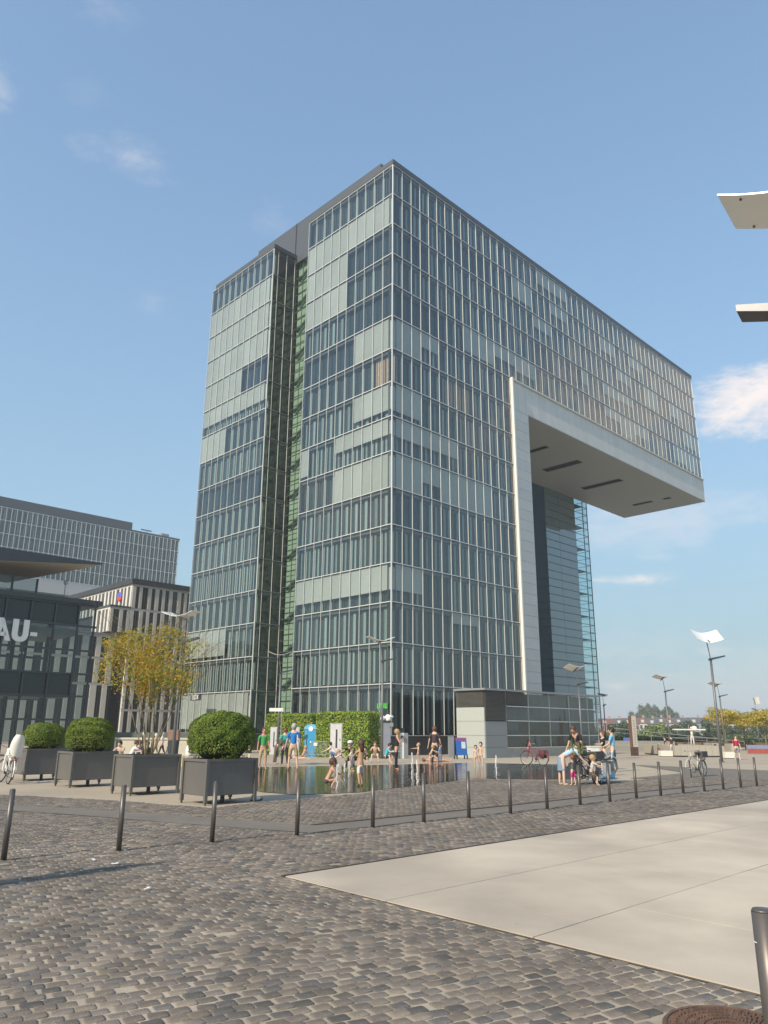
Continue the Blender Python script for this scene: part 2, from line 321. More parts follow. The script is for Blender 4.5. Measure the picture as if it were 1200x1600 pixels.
# cobbled road and the paving flush with it
CA, CB, CC = Vector((-1.11, 9.56, 0)), Vector((2.6, 5.35, 0)), Vector((16.5, 26.7, 0))
C_FAR = CA + E1*26
SLAB = [CA, Vector((2.62, 5.38, 0)), Vector((2.62, 5.38, 0))+E1*28, C_FAR+E1*.0]
SAND = [(-22, 26.5), (-9.65, 20.44), (-6.35, 19.07), (-3.66, 17.43), (-2.92, 18.72), (-1.56, 20.25), (-.63, 21.4), (1.03, 24.5), (3.2, 27.95), (5.58, 27.6), (8.8, 27.9)]
ROAD = [(-30, -2), (-30, 30)] + SAND + [(12.6, 33.0), (12.8, 40.4), (17.1, 35.5), (26, 29), (34, 24), (34, -2)]
sheet('cobbled_road', ROAD, .004, M_joint)
def slab_paving():
    base = sheet('slab_paving', [(p[0], p[1]) for p in SLAB], .012, mat('slab_joint', (.13, .11, .09), .95))
    o = CA; d1 = E1; d2 = Vector((.669, -.743, 0)); L2 = (SLAB[1]-CA).length
    rows = [0, .9*L2*.36, L2*.60, L2*1.0]; rows = [0, 1.72, 3.52, L2]
    k = 0
    for i in range(3):
        u = -.0; st = 2.9
        off = (0, .75, 1.6)[i]
        cuts = [0] + [off+st*j for j in range(0 if off else 1, 10) if off+st*j < 26] + [26]
        for a, b in zip(cuts, cuts[1:]):
            g = .004 if i < 1 else .006
            pts = [o+d1*(a+g)+d2*(rows[i]+g), o+d1*(b-g)+d2*(rows[i]+g), o+d1*(b-g)+d2*(rows[i+1]-g), o+d1*(a+g)+d2*(rows[i+1]-g)]
            mb = MB(); mb.prism([(p.x, p.y) for p in pts], .013, .021+random.uniform(0, .002)); mb.obj('concrete_slab', M_conc, base)
            k += 1
    # dark steel edging
    mb = MB(); a = CA-E1*.02; n = -d2
    mb.prism([tuple((a+n*.01)[:2]), tuple((a+E1*26+n*.01)[:2]), tuple((a+E1*26+n*.05)[:2]), tuple((a+n*.05)[:2])], .0, .026); mb.obj('steel_edging', mat('rusty_edge', (.075, .055, .045), .7, .2), base)
slab_paving()
# smooth strip crossing the cobbles
def strip(pts_lo, pts_hi, name='smooth_paving_strip'):
    sheet(name, [tuple(p) for p in pts_lo]+[tuple(p) for p in reversed(pts_hi)], .014, M_strip)
SL = [(-16, 18.3), (-9.4, 17.3), (-6.2, 16.0), (-2.9, 14.25), (-1.2, 13.45), (-.16, 14.35), (3.55, 17.75), (6.4, 20.6), (11.7, 25.5)]
SH = [(-16, 19.3), (-9.3, 18.2), (-6.0, 16.95), (-2.5, 15.1), (-1.2, 14.45), (-.45, 15.1), (3.2, 18.6), (6.0, 21.4), (11.2, 26.2)]
strip(SL, SH)
mb = MB()
for a, b in zip(SH[4:], SH[5:]):
    a = Vector((*a, 0)); b = Vector((*b, 0)); n = Vector((-(b-a).y, (b-a).x, 0)).normalized()
    mb.prism([tuple((a+n*.0)[:2]), tuple((b+n*.0)[:2]), tuple((b+n*.10)[:2]), tuple((a+n*.10)[:2])], .0, .024)
tag(mb.obj('drain_channel', mat('channel_iron', (.06, .05, .045), .7)), kind='structure')

def inside(poly, X, Y):
    r = np.zeros(X.shape, bool); n = len(poly)
    for i in range(n):
        x1, y1 = poly[i][0], poly[i][1]; x2, y2 = poly[(i+1)%n][0], poly[(i+1)%n][1]
        c = ((y1 > Y) != (y2 > Y)) & (X < (x2-x1)*(Y-y1)/((y2-y1) if y2 != y1 else 1e-9)+x1); r ^= c
    return r
def cobbles():
    th = R(31); c, s = math.cos(th), math.sin(th); pu, pv = .140, .114
    iu, iv = np.meshgrid(np.arange(-350, 430), np.arange(-250, 305)); iu = iu.ravel(); iv = iv.ravel()
    wig = .04*np.sin(iu*pu*.5)+.012*np.sin(iu*pu*1.9+1); 
    U = (iu+.5*(iv % 2))*pu + RNG.normal(0, .010, iu.size); Vv = iv*pv+wig+RNG.normal(0, .005, iu.size)
    X = U*c-Vv*s; Y = U*s+Vv*c+8
    vis = (np.abs(X) < .53*Y+1.6) & (Y > 4.4) & (Y < 29) & inside([(p[0], p[1]) for p in ROAD], X, Y) & ~inside([(p[0], p[1]) for p in SLAB], X, Y) & ~inside(SL+SH[::-1], X, Y)
    vis &= RNG.random(X.size) > .004
    q = G(1103, 1577); mh = np.hypot(X-q.x, Y-q.y+.38) < .43; vis &= ~mh
    X, Y = X[vis], Y[vis]; n = len(X)
    variants = []
    for k in range(10):
        m = 8; a = np.linspace(0, 2*PI, m, endpoint=False)+.4+RNG.normal(0, .06, m); q = 4.5
        rx, ry = .079*RNG.uniform(.9, 1.08), .060*RNG.uniform(.88, 1.08)
        rx, ry = .0615*RNG.uniform(.93, 1.04), .0475*RNG.uniform(.92, 1.04)
        px = rx*np.array([1, .84, -.84, -1, -1, -.84, .84, 1])*RNG.uniform(.95, 1.04, 8); py = ry*np.array([.76, 1, 1, .76, -.76, -1, -1, -.76])*RNG.uniform(.94, 1.05, 8)
        ring0 = np.stack([px*1.05, py*1.06, np.full(m, -.004)], 1); ring1 = np.stack([px, py, np.full(m, .0085)+RNG.normal(0, .0008, m)], 1); ring2 = np.stack([px*.88, py*.86, np.full(m, .0105)+RNG.normal(0, .0008, m)], 1)
        V = np.concatenate([ring0, ring1, ring2, [[0, 0, .011]]]); F = []
        for i in range(m):
            j = (i+1) % m; F += [(i, j, m+j), (i, m+j, m+i), (m+i, m+j, 2*m+j), (m+i, 2*m+j, 2*m+i), (2*m+i, 2*m+j, 3*m)]
        variants.append((V, np.array(F)))
    ang = th+RNG.normal(0, .07, n); vi = RNG.integers(0, 10, n); mi = RNG.choice(3, n, p=[.55, .25, .2]); sc = RNG.uniform(.92, 1.08, n); dz = RNG.normal(.001, .0016, n)
    ms = [M_stone, M_stone_b, M_stone_c]
    dist = np.hypot(X, Y)
    infr = np.array([abs(project((x, y, 0))[0]-600) < 600 and project((x, y, 0))[1] < 1600 for x, y in zip(X, Y)])
    order = np.argsort(dist+1e3*(~infr)); near = set(order[:300].tolist())
    road = bpy.data.objects['cobbled_road']
    vm = [[rawmesh('sett', V, F, ms[k]) for k in range(3)] for V, F in variants]
    for row in vm:
        for me in row: me.polygons.foreach_set('use_smooth', [True]*len(me.polygons))
    for i in near:
        o = inst('sett', vm[vi[i]][mi[i]], road, (X[i], Y[i], dz[i]), ang[i]); o.scale = (sc[i],)*3
    rest = np.array([i for i in range(n) if i not in near])
    for k in range(3):
        Vs = []; Fs = []; off = 0
        for v in range(10):
            idx = rest[(vi[rest] == v) & (mi[rest] == k)]
            if not len(idx): continue
            V, F = variants[v]; ca, sa = np.cos(ang[idx])[:, None], np.sin(ang[idx])[:, None]; S = sc[idx][:, None]
            P = np.stack([S*(V[None, :, 0]*ca-V[None, :, 1]*sa)+X[idx][:, None], S*(V[None, :, 0]*sa+V[None, :, 1]*ca)+Y[idx][:, None], np.broadcast_to(V[None, :, 2], (len(idx), len(V)))+dz[idx][:, None]], 2)
            Vs.append(P.reshape(-1, 3)); Fs.append((F[None]+(off+np.arange(len(idx))*len(V))[:, None, None]).reshape(-1, 3)); off += len(idx)*len(V)
        me = rawmesh('distant_setts', np.concatenate(Vs), np.concatenate(Fs), ms[k]); me.polygons.foreach_set('use_smooth', [True]*len(me.polygons))
        tag(inst('distant_setts', me, road), kind='stuff')
    return n
cobbles()
def far_cobbles():                                   # beyond 29 m the setts are finer than a pixel row: same stone, relief from the material
    m = bpy.data.materials.new('distant_sett_paving'); m.use_nodes = True; nt = m.node_tree; N = nt.nodes.new; L = nt.links.new; b = nt.nodes['Principled BSDF']; b.inputs['Roughness'].default_value = .75
    ge = N('ShaderNodeNewGeometry'); mp = N('ShaderNodeMapping'); mp.inputs['Rotation'].default_value = (0, 0, -R(31)); L(ge.outputs['Position'], mp.inputs[0])
    br = N('ShaderNodeTexBrick'); br.inputs['Scale'].default_value = 1; br.inputs['Brick Width'].default_value = .140; br.inputs['Row Height'].default_value = .114; br.inputs['Mortar Size'].default_value = .014
    br.inputs['Color1'].default_value = (.12, .105, .09, 1); br.inputs['Color2'].default_value = (.19, .165, .135, 1); br.inputs['Mortar'].default_value = (.24, .205, .16, 1); L(mp.outputs[0], br.inputs[0]); L(br.outputs[0], b.inputs['Base Color'])
    bp = N('ShaderNodeBump'); bp.inputs['Distance'].default_value = .015; L(br.outputs['Fac'], bp.inputs['Height']); bp.invert = True; L(bp.outputs[0], b.inputs['Normal'])
    sheet('far_cobbles', [(8.9, 29.0), (12.5, 33.0), (12.7, 40.3), (17.0, 35.5), (25.8, 29.0)], .012, m)
far_cobbles()

# ------------------------------------------------------------------ the big crane shaped building
def drop_of(side, row, col):
    """how far the blind is down (0..1) and which inner window it is; left front read off the photograph"""
    r = random.random()
    if side == 'L':                                  # col 0 is at the street corner
        if row == 0: return 0, 'a'
        full = {1: (1, 1, 1, 1, 1, 1, 1, 1, 1, 1), 2: (0,)*5+(1,)*5, 3: (0,)*5+(1,)*5, 5: (1,)*4+(0,)*6, 7: (.8,)*4+(0,)*6, 8: (.5,)*6+(0,)*3+(.9,), 9: (1,)*6+(0,)*4, 12: (.7,)*10, 4: (0,)*10}
        if row in full:
            d = full[row][col]
            kind = 'c' if (row in (2, 4, 5) and d == 0 and not (row == 4 and col >= 5)) else 'a'
            if row == 3: kind = 'a'
            return d, kind
        if row == 6 and col < 2: return 0, 'curtain'
        return 0, 'a'
    if side == 'W':
        if row == 0: return 0, 'a'
        if row in (1, 2, 3): return 1, 'a'
        if row == 4: return (1, 'a') if col > 3 else (0, 'c')
        if row == 5: return (.65, 'a')
        if row == 6: return (1 if col > 5 else 0, 'a')
        if row == 13: return (.9 if col > 3 else 0, 'a')
        if row == 15: return (.92, 'a')
        return 0, ('c' if row in (8,) else 'a')
    if side == 'S': return 0, 'c'
    # long front
    if row == 0: return (0, 'a') if not (18 < col < 24) else (.6, 'a')
    if row in (2, 4) and col in (1, 2, 3): return 0, 'c'
    if row == 5 and col < 3: return 1, 'a'
    if row == 5 and col < 5: return .5, 'a'
    if row == 7 and col < 3: return .85, 'a'
    if row == 8: return (.55, 'a') if col < 7 else (0, 'a')
    if row == 9: return (1, 'a') if col < 3 or 5 <= col < 11 else ((.6, 'a') if col < 5 else (0, 'a'))
    if row == 12 and col < 3: return .7, 'a'
    if row == 4 and 8 <= col < 12: return .9, 'a'
    if row == 6 and 6 <= col < 9: return 0, 'curtain'
    if row == 13 and 6 <= col < 9: return .3, 'a'
    if row == 3 and 23 <= col < 26: return 0, 'c'
    g = random.Random(row*131+col//3*7).random()
    if row < 5 and col > 6 and g < .22: return (.35+.6*random.Random(col//3+row).random(), 'a')
    if g > .86: return 0, 'c'
    return 0, 'a'
WIN_CACHE = {}
def win_geo(kind, W=BAY, H=FH, seed=0):
    """local: x along the front, y inwards, z up. materials 0 inner glass, 1 frame, 2 vent, 3 curtain, 4 dark reflection glass"""
    mb = MB(); rd = random.Random(seed); zt = H-.36
    mb.quad((.0, .52, 0), (W, .52, 0), (W, .52, H), (0, .52, H), 4 if kind == 'c' else 0)
    mb.box(0, W, .10, .50, zt, H-.02, 1)             # slab edge
    mb.box(0, W, .12, .50, 0, .09, 1)
    if kind == 'c': mb.box(.0, .05, .44, .51, .1, zt, 4)
    elif kind == 'curtain':
        n = 8
        for i in range(n):
            a = .08+(W-.16)*i/n; mb.box(a, a+(W-.16)/n*.8, .40+.05*(i % 2), .46+.04*(i % 2), .1, zt, 3)
    else:
        x = (.80, .12, .95)[seed % 3]; wv = (.30, .34, .22)[seed % 3]
        mb.box(x, x+wv, .38, .50, .16, zt-.06, 2); mb.box(x-.07, x-.02, .36, .51, .1, zt, 1); mb.box(x+wv+.02, x+wv+.06, .36, .51, .1, zt, 1)
        if seed % 3 == 2: mb.box(.1, .34, .40, .5, .2, zt-.1, 2)
        mb.box(0, .05, .40, .51, .1, zt, 1)
        mb.box(0, W, .42, .505, zt-.16, zt, 1)
    return mb
def facade(root, origin, adir, nout, cols, zrows, side, cells, W=BAY):
    """adir / nout: unit vectors (building axes); zrows: list of (row index, z0, z1); cols: list of (index, a0, a1)"""
    for r, z0, z1 in zrows:
        for ci, a0, a1 in cols:
            d, kind = drop_of(side, r, ci)
            o = origin+adir*a0+Vector((0, 0, z0)); cen = gw(*(o+adir*((a1-a0)/2)+Vector((0, 0, (z1-z0)/2)))[:2])+Vector((0, 0, (z0+z1)/2))
            ps = [project(gw(q.x, q.y, q.z)) for q in (o, o+adir*(a1-a0), o+adir*(a1-a0)+Vector((0, 0, z1-z0)), o+Vector((0, 0, z1-z0)))]
            area = abs(sum(ps[i][0]*ps[(i+1)%4][1]-ps[(i+1)%4][0]*ps[i][1] for i in range(4)))/2
            ad = adir
            if adir.x*-nout.y-adir.y*-nout.x < 0: ad = -adir; o = o+adir*(a1-a0)
            M = Matrix(((ad.x, -nout.x, 0, o.x), (ad.y, -nout.y, 0, o.y), (0, 0, 1, o.z), (0, 0, 0, 1)))
            cells.append((area, M, a1-a0, z1-z0, d, kind, (r*7+ci*3) % 3 if side != 'R' else (r+ci) % 3))
def flush_cells(root, cells, limit=300):
    cells.sort(key=lambda c: -c[0]); mats = [M_inner, M_frame, M_vent, M_curt, M_innerd]
    rest_w, rest_p, rest_b = MB(), MB(), MB(); cache = {}
    def geo(W, H, kind, seed):
        k = ('w', round(W, 2), round(H, 2), kind, seed)
        if k not in cache: cache[k] = win_geo(kind, W, H, seed)
        return k, cache[k]
    meshes = {}
    for i, (ar, M, W, H, d, kind, seed) in enumerate(cells):
        k, g = geo(W, H, kind, seed); pane = (.028, W-.028, 0, .018, .05, H-.07)
        bl = None if d <= 0 else (.03, W-.03, .07, .085, max(.1, (H-.1)-(H-.2)*d), H-.09)
        if i < limit:
            if k not in meshes: meshes[k] = g.mesh('window', mats)
            wo = inst('window', meshes[k], root); wo.matrix_local = M
            kp = ('p', round(W, 2), round(H, 2))
            if kp not in meshes: meshes[kp] = MB().box(*pane).mesh('glass_pane', M_glass)
            po = inst('glass_pane', meshes[kp], wo)
            if bl:
                kb = ('b', round(W, 2), round(H, 2), d)
                if kb not in meshes: meshes[kb] = MB().box(*bl).mesh('roller_blind', M_blind)
                inst('roller_blind', meshes[kb], wo)
        else:
            o = len(rest_w.v); rest_w.v += [tuple(M @ Vector(p)) for p in g.v]; rest_w.f += [tuple(a+o for a in q) for q in g.f]; rest_w.m += g.m
            rest_p.box(*pane, M=M)
            if bl: rest_b.box(*bl, M=M)
    if rest_w.f: rest_w.obj('window_field', mats, root, kind='stuff')
    if rest_p.f: rest_p.obj('glass_pane_field', M_glass, root, kind='stuff')
    if rest_b.f: rest_b.obj('roller_blind_field', M_blind, root, kind='stuff')
def mullions(root, origin, adir, nout, apos, z0, z1, w2=.02, dep=.055, m=None, name='mullion'):
    for a in apos:
        o = origin+adir*a; mb = MB(); M = Matrix(((adir.x, -nout.x, 0, o.x), (adir.y, -nout.y, 0, o.y), (0, 0, 1, 0), (0, 0, 0, 1)))
        mb.box(-w2, w2, -dep, .03, z0, z1, 0, M); mb.obj(name, m or M_alu, root)
def transoms(root, origin, adir, nout, a0, a1, zs, m=None):
    for z in zs:
        M = Matrix(((adir.x, -nout.x, 0, origin.x), (adir.y, -nout.y, 0, origin.y), (0, 0, 1, 0), (0, 0, 0, 1)))
        MB().box(a0, a1, -.055, .028, z-.035, z+.032, 0, M).box(a0, a1, -.01, .028, z-.105, z-.037, 1, M).obj('transom', [m or M_alu, M_dark], root)

def crane_building():
    root = thing('crane_shaped_building', 'huge glass office block like an upturned L, upper floors reaching out to the right', 'office building', B0, GA)
    cells = []; X, Y, Z = Vector((1, 0, 0)), Vector((0, 1, 0)), Vector((0, 0, 1))
    rows = [(k, ZT-FH*(k+1), ZT-FH*k) for k in range(15)]+[(15, 1.13, ZT-FH*15)]
    zl = [ZT-FH*k for k in range(1, 16)]
    # street corner front, normal -X ; columns along +Y
    facade(root, Vector((0, 0, 0)), Y, -X, [(i, i*BAY, (i+1)*BAY) for i in range(10)], rows, 'L', cells)
    facade(root, Vector((0, 20.25, 0)), Y, -X, [(i, i*BAY, (i+1)*BAY) for i in range(10)], rows, 'W', cells)
    facade(root, Vector((0, 0, 0)), X, -Y, [(i, i*BAY, (i+1)*BAY) for i in range(14)], rows, 'R', cells)
    facade(root, Vector((0, 0, 0)), X, -Y, [(i, i*BAY, (i+1)*BAY) for i in range(14, 52)], rows[:5], 'R', cells)
    side = [(0, 0, .68), (1, .68, 1.93), (2, 1.93, 3.18)]
    facade(root, Vector((0, 20.25, 0)), X, -Y, side, rows, 'S', cells)
    flush_cells(root, cells)
    mullions(root, Vector((0, 0, 0)), Y, -X, [i*BAY for i in range(1, 11)], 1.13, ZT)
    mullions(root, Vector((0, 20.25, 0)), Y, -X, [i*BAY for i in range(1, 11)], 1.13, ZT)
    mullions(root, Vector((0, 0, 0)), X, -Y, [i*BAY for i in range(1, 15)], 1.13, ZT)
    mullions(root, Vector((0, 0, 0)), X, -Y, [i*BAY for i in range(15, 53)], ZT-5*FH, ZT, w2=.017, dep=.035)
    mullions(root, Vector((0, 20.25, 0)), X, -Y, [.68, 1.93, 3.18], 1.13, ZT)
    MB().box(-.06, .04, -.06, .04, 1.13, ZT).obj('corner_post', M_alu, root); MB().box(-.06, .04, 20.19, 20.29, 1.13, ZT).obj('corner_post', M_alu, root)
    transoms(root, Vector((0, 0, 0)), Y, -X, .05, 13.5, zl+[ZT-.02, 1.15]); transoms(root, Vector((0, 20.25, 0)), Y, -X, .05, 13.5, zl+[ZT-.02, 1.15])
    transoms(root, Vector((0, 0, 0)), X, -Y, .05, 18.9, zl+[ZT-.02, 1.15]); transoms(root, Vector((0, 0, 0)), X, -Y, 18.95, 70.2, zl[:4]+[ZT-.02]); transoms(root, Vector((0, 20.25, 0)), X, -Y, .05, 3.18, zl+[ZT-.02, 1.15], M_alud)
    # solid body behind the double skin
    c = mat('dark_interior', (.02, .024, .028), .6)
    mb = MB(); mb.box(.55, 22.2, .55, 13.2, -.5, 40.1).box(.55, 21.8, 20.85, 33.2, -.5, ZT-.05).box(3.9, 21.9, 13.25, 20.8, -.5, ZT-.06).box(.55, 69.6, .55, 13.25, 40.15, ZT-.04); mb.obj('core', c, root)
    MB().box(.03, .56, .02, .06, 1.1, 1.2).obj('sill', M_dark, root)
    # plinth panels
    for i in range(5): MB().box(.1+3.78*i, .1+3.78*(i+1)-.03, .06, .5, -.6, 1.1).obj('plinth_panel', M_plinth, root)
    for i in range(4): MB().box(.06, .5, .12+3.37*i, .12+3.37*(i+1)-.03, -.6, 1.1).obj('plinth_panel', M_plinth, root); MB().box(.06, .5, 20.3+3.37*i, 20.3+3.37*(i+1)-.03, -.6, 1.1).obj('plinth_panel', M_plinth, root)
    MB().box(.55, 3.2, 20.31, 20.7, -.6, 1.1).obj('plinth_panel', M_plinth, root)
    # side faces
    MB().box(.08, 3.7, 13.27, 13.49, 1.1, ZT-.1).obj('side_wall', M_innerd, root); MB().box(3.2, 3.7, 20.27, 20.5, 1.1, ZT-.1).obj('side_wall', M_dark, root)
    MB().box(.08, 22, 33.5, 33.75, -.5, ZT-.03).obj('end_wall', M_roof, root)
    MB().box(69.8, 70.16, .1, 13.8, 40.2, ZT-.03).obj('end_wall', M_inner, root); MB().box(.5, 69.8, 13.3, 13.86, 40.2, ZT-.03).obj('back_wall', M_inner, root)
    # parapet, coping and rooftop plant
    mb = MB(); mb.box(-.10, 70.3, -.10, .5, ZT+.05, ZT+.62).box(-.10, .5, .502, 13.5, ZT+.05, ZT+.60).box(-.10, .5, 20.1, 33.0, ZT+.05, ZT+.60).box(.502, 3.6, 20.1, 20.6, ZT+.05, ZT+.58).box(.5, 70.2, .5, 13.4, ZT-.02, ZT+.2).box(3.42, 21.8, 13.42, 20.28, ZT-.01, ZT+.2).box(.5, 21.8, 20.62, 33.6, ZT-.01, ZT+.2)
    mb.obj('parapet', M_roof, root)
    mb = MB(); mb.box(3.4, 4.9, 5.3, 28.7, ZT+.22, 63.2); mb.obj('roof_plant_room', M_roof, root); MB().box(3.36, 3.41, 13.52, 20.3, ZT-.6, ZT+.5).obj('roof_plant_wall', M_roof, root); MB().box(3.33, 3.40, 20.45, 20.55, ZT+.6, 63.2).obj('cladding_joint', M_dark, root)
    # recess: greenish stair glazing with landings
    gg = glass('stair_glass', (.86, .94, .88), 1.0, 1.5, .006, .5); gi = mat('green_stair_wall', (.37, .40, .38), .6, var=.15, scale=.4)
    MB().quad((3.89, 13.5, 0), (3.89, 20.3, 0), (3.89, 20.3, ZT), (3.89, 13.5, ZT)).obj('stair_wall', gi, root)
    n = 49; dz = (ZT-.6-.2)/n
    for i in range(n):
        z = .2+i*dz; MB().box(3.30, 3.33, 13.52, 20.2, z+.03, z+dz-.03).obj('louvre_pane', gg, root)
    mb = MB()
    for i in range(n+1): mb.box(3.24, 3.36, 13.52, 20.2, .2+i*dz-.03, .2+i*dz+.03)
    for y in (15.2, 16.9, 18.6): mb.box(3.22, 3.30, y-.03, y+.03, .2, ZT-1.2)
    mb.obj('louvre_frame', mat('green_metal', (.08, .12, .10), .5, .2), root)
    wl = mat('lit_landing', (.75, .80, .72), .5)  # landings coloured bright white to stand in for lights at each floor
    for k in range(16):
        z = ZT-FH*(k+1)+.1 if k < 15 else 1.2; MB().box(3.38, 3.86, 13.6, 16.9, z, z+.18).obj('landing', wl, root)
        mb = MB(); mb.add([(3.45, 19.8, z+.2), (3.75, 19.8, z+.2), (3.75, 16.9, z+FH*.5), (3.45, 16.9, z+FH*.5), (3.45, 19.8, z+.42), (3.75, 19.8, z+.42), (3.75, 16.9, z+FH*.5+.22), (3.45, 16.9, z+FH*.5+.22)], [(0,1,2,3),(7,6,5,4),(0,4,5,1),(2,6,7,3),(0,3,7,4),(1,5,6,2)]); mb.obj('stair_flight', M_frame, root)
    # pale portal: vertical return with horizontal joints, band with upright joints
    zb, zs = 40.18, 36.60; xi = 22.37
    ph = FH/3; z = zs; k = 0
    while z > -.4:
        z0 = max(-.5, z-ph); MB().box(19.22, xi, .02, .16, z0+.012, z-.012).obj('cladding_panel', M_clad, root); z -= ph
    for x0, x1 in zip(np.arange(19.22, 70.3, 1.35), np.arange(19.22, 70.3, 1.35)+1.35):
        x1 = min(x1, 70.38)
        if x1-x0 > .2: MB().box(x0+.012, x1-.012, .02, .16, zs+.012, zb-.1).obj('cladding_panel', M_clad, root)
    MB().box(70.36, 70.42, .0, 13.93, zs, zb).obj('end_cladding', M_clad, root)
    MB().box(19.0, 19.19, -.36, .12, -.5, zb+.08).obj('portal_fin', M_white, root)
    MB().box(19.2, 70.45, -.2, .10, zb-.08, zb+.09).obj('portal_ledge', M_clad, root)
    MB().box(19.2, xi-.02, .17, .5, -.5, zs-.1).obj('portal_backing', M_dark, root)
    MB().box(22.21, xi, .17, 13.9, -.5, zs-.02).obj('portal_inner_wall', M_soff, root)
    slots = [(31.9, 32.9, 4.1, 9.6), (39.3, 40.9, 4.0, 9.8), (50.4, 51.9, 4.0, 10.4), (63.9, 64.9, 5.9, 9.3), (64.1, 65.0, 2.9, 4.2)]
    xs = sorted({xi+.01, 70.35}|{a for s in slots for a in s[:2]}); mb = MB()
    for x0, x1 in zip(xs, xs[1:]):                   # soffit with real slots left open
        cut = sorted([(s[2], s[3]) for s in slots if s[0] <= x0+1e-6 and s[1] >= x1-1e-6]); y = .0
        for a, b in cut: mb.box(x0, x1, y, a, zs, zs+.12); y = b
        mb.box(x0, x1, y, 13.93, zs, zs+.12)
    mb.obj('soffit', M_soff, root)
    for s in slots: MB().box(s[0]+.01, s[1]-.01, s[2]+.01, s[3]-.01, zs+.3, zs+.36).obj('light_slot', M_dark, root)
    mb = MB(); mb.box(22.4, 70.3, .2, 13.8, zs+.5, zb-.1); mb.obj('bridge_floor', M_dark, root)
    MB().box(22.4, 70.36, 13.87, 13.93, zs+.13, zb).obj('back_cladding', M_clad, root)
    return root
crane = crane_building()

def lift_tower():
    root = thing('lift_tower', 'slender bluish glass lift tower rising to the underside of the overhanging block', 'tower', B0, GA)
    gB = glass('blue_tower_glass', None, 1.9, 1.7, .01, .35, rough=.04, opaque=(.07, .125, .145)); gs = glass('clear_screen_glass', (.74, .85, .86), 1.1, 1.5, .01, .4)
    u0, u1, u2, v0, v1 = 46.35, 54.6, 58.3, 14.02, 21.0; ph = FH/3; zt = 44.0; n = int((zt+.5)/ph)
    MB().box(u0+.1, u1-.05, v0+.12, v1, -.6, zt).obj('core', mat('tower_core', (.03, .04, .045), .5), root)
    fr = mat('tower_joint_metal', (.04, .075, .085), .5, .2)
    for i in range(n):
        z0 = 36.6+ph*6-ph*(i+1)+.3; z1 = z0+ph
        if z0 < -.6: break
        for a, b in ((u0, 49.9), (49.9, u1)):
            mb = MB(); t = .045; mb.add([(a+.02, v0, z0+.05), (b-.02, v0, z0+.05), (b-.02, v0-t*0, z1-.02), (a+.02, v0, z1-.02), (a+.02, v0+.05, z0+.05), (b-.02, v0+.05, z0+.05), (b-.02, v0+.05, z1-.02), (a+.02, v0+.05, z1-.02)], [(0,1,2,3),(5,4,7,6),(0,4,5,1),(3,2,6,7),(1,5,6,2),(4,0,3,7)])
            mb.obj('glass_panel', gB, root)
        MB().box(u0-.02, u0+.05, v0+.1, v1, z0+.05, z1-.02).obj('side_panel', gB, root)
        for vv in (v0, v0+2.6): MB().box(u1+.02, u2-.02, vv, vv+.03, z0+.05, z1-.02).obj('screen_pane', gs, root)
        mb = MB(); mb.box(u0-.06, u2, v0-.06, v0+.02, z0-.03, z0+.03).box(u0-.08, u0, v0, v1, z0-.03, z0+.03).box(u1, u2, v0+2.5, v0+2.63, z0-.03, z0+.03).box(u2-.05, u2+.01, v0, v0+2.6, z0-.03, z0+.03)
        mb.obj('joint_rail', fr, root)
        if i % 3 == 0: MB().box(u1+.05, u2-1.2, v0+.1, v0+2.5, z0, z0+.12).obj('landing', fr, root)
    mb = MB()
    for (a, b) in ((u2-.04, v0), (u2-1.0, v0+.2), (u2-.04, v0+2.6), (u1+.1, v0+2.6)): mb.box(a-.05, a+.05, b-.05, b+.05, -.6, 43)
    mb.obj('steel_post', fr, root)
lift_tower()

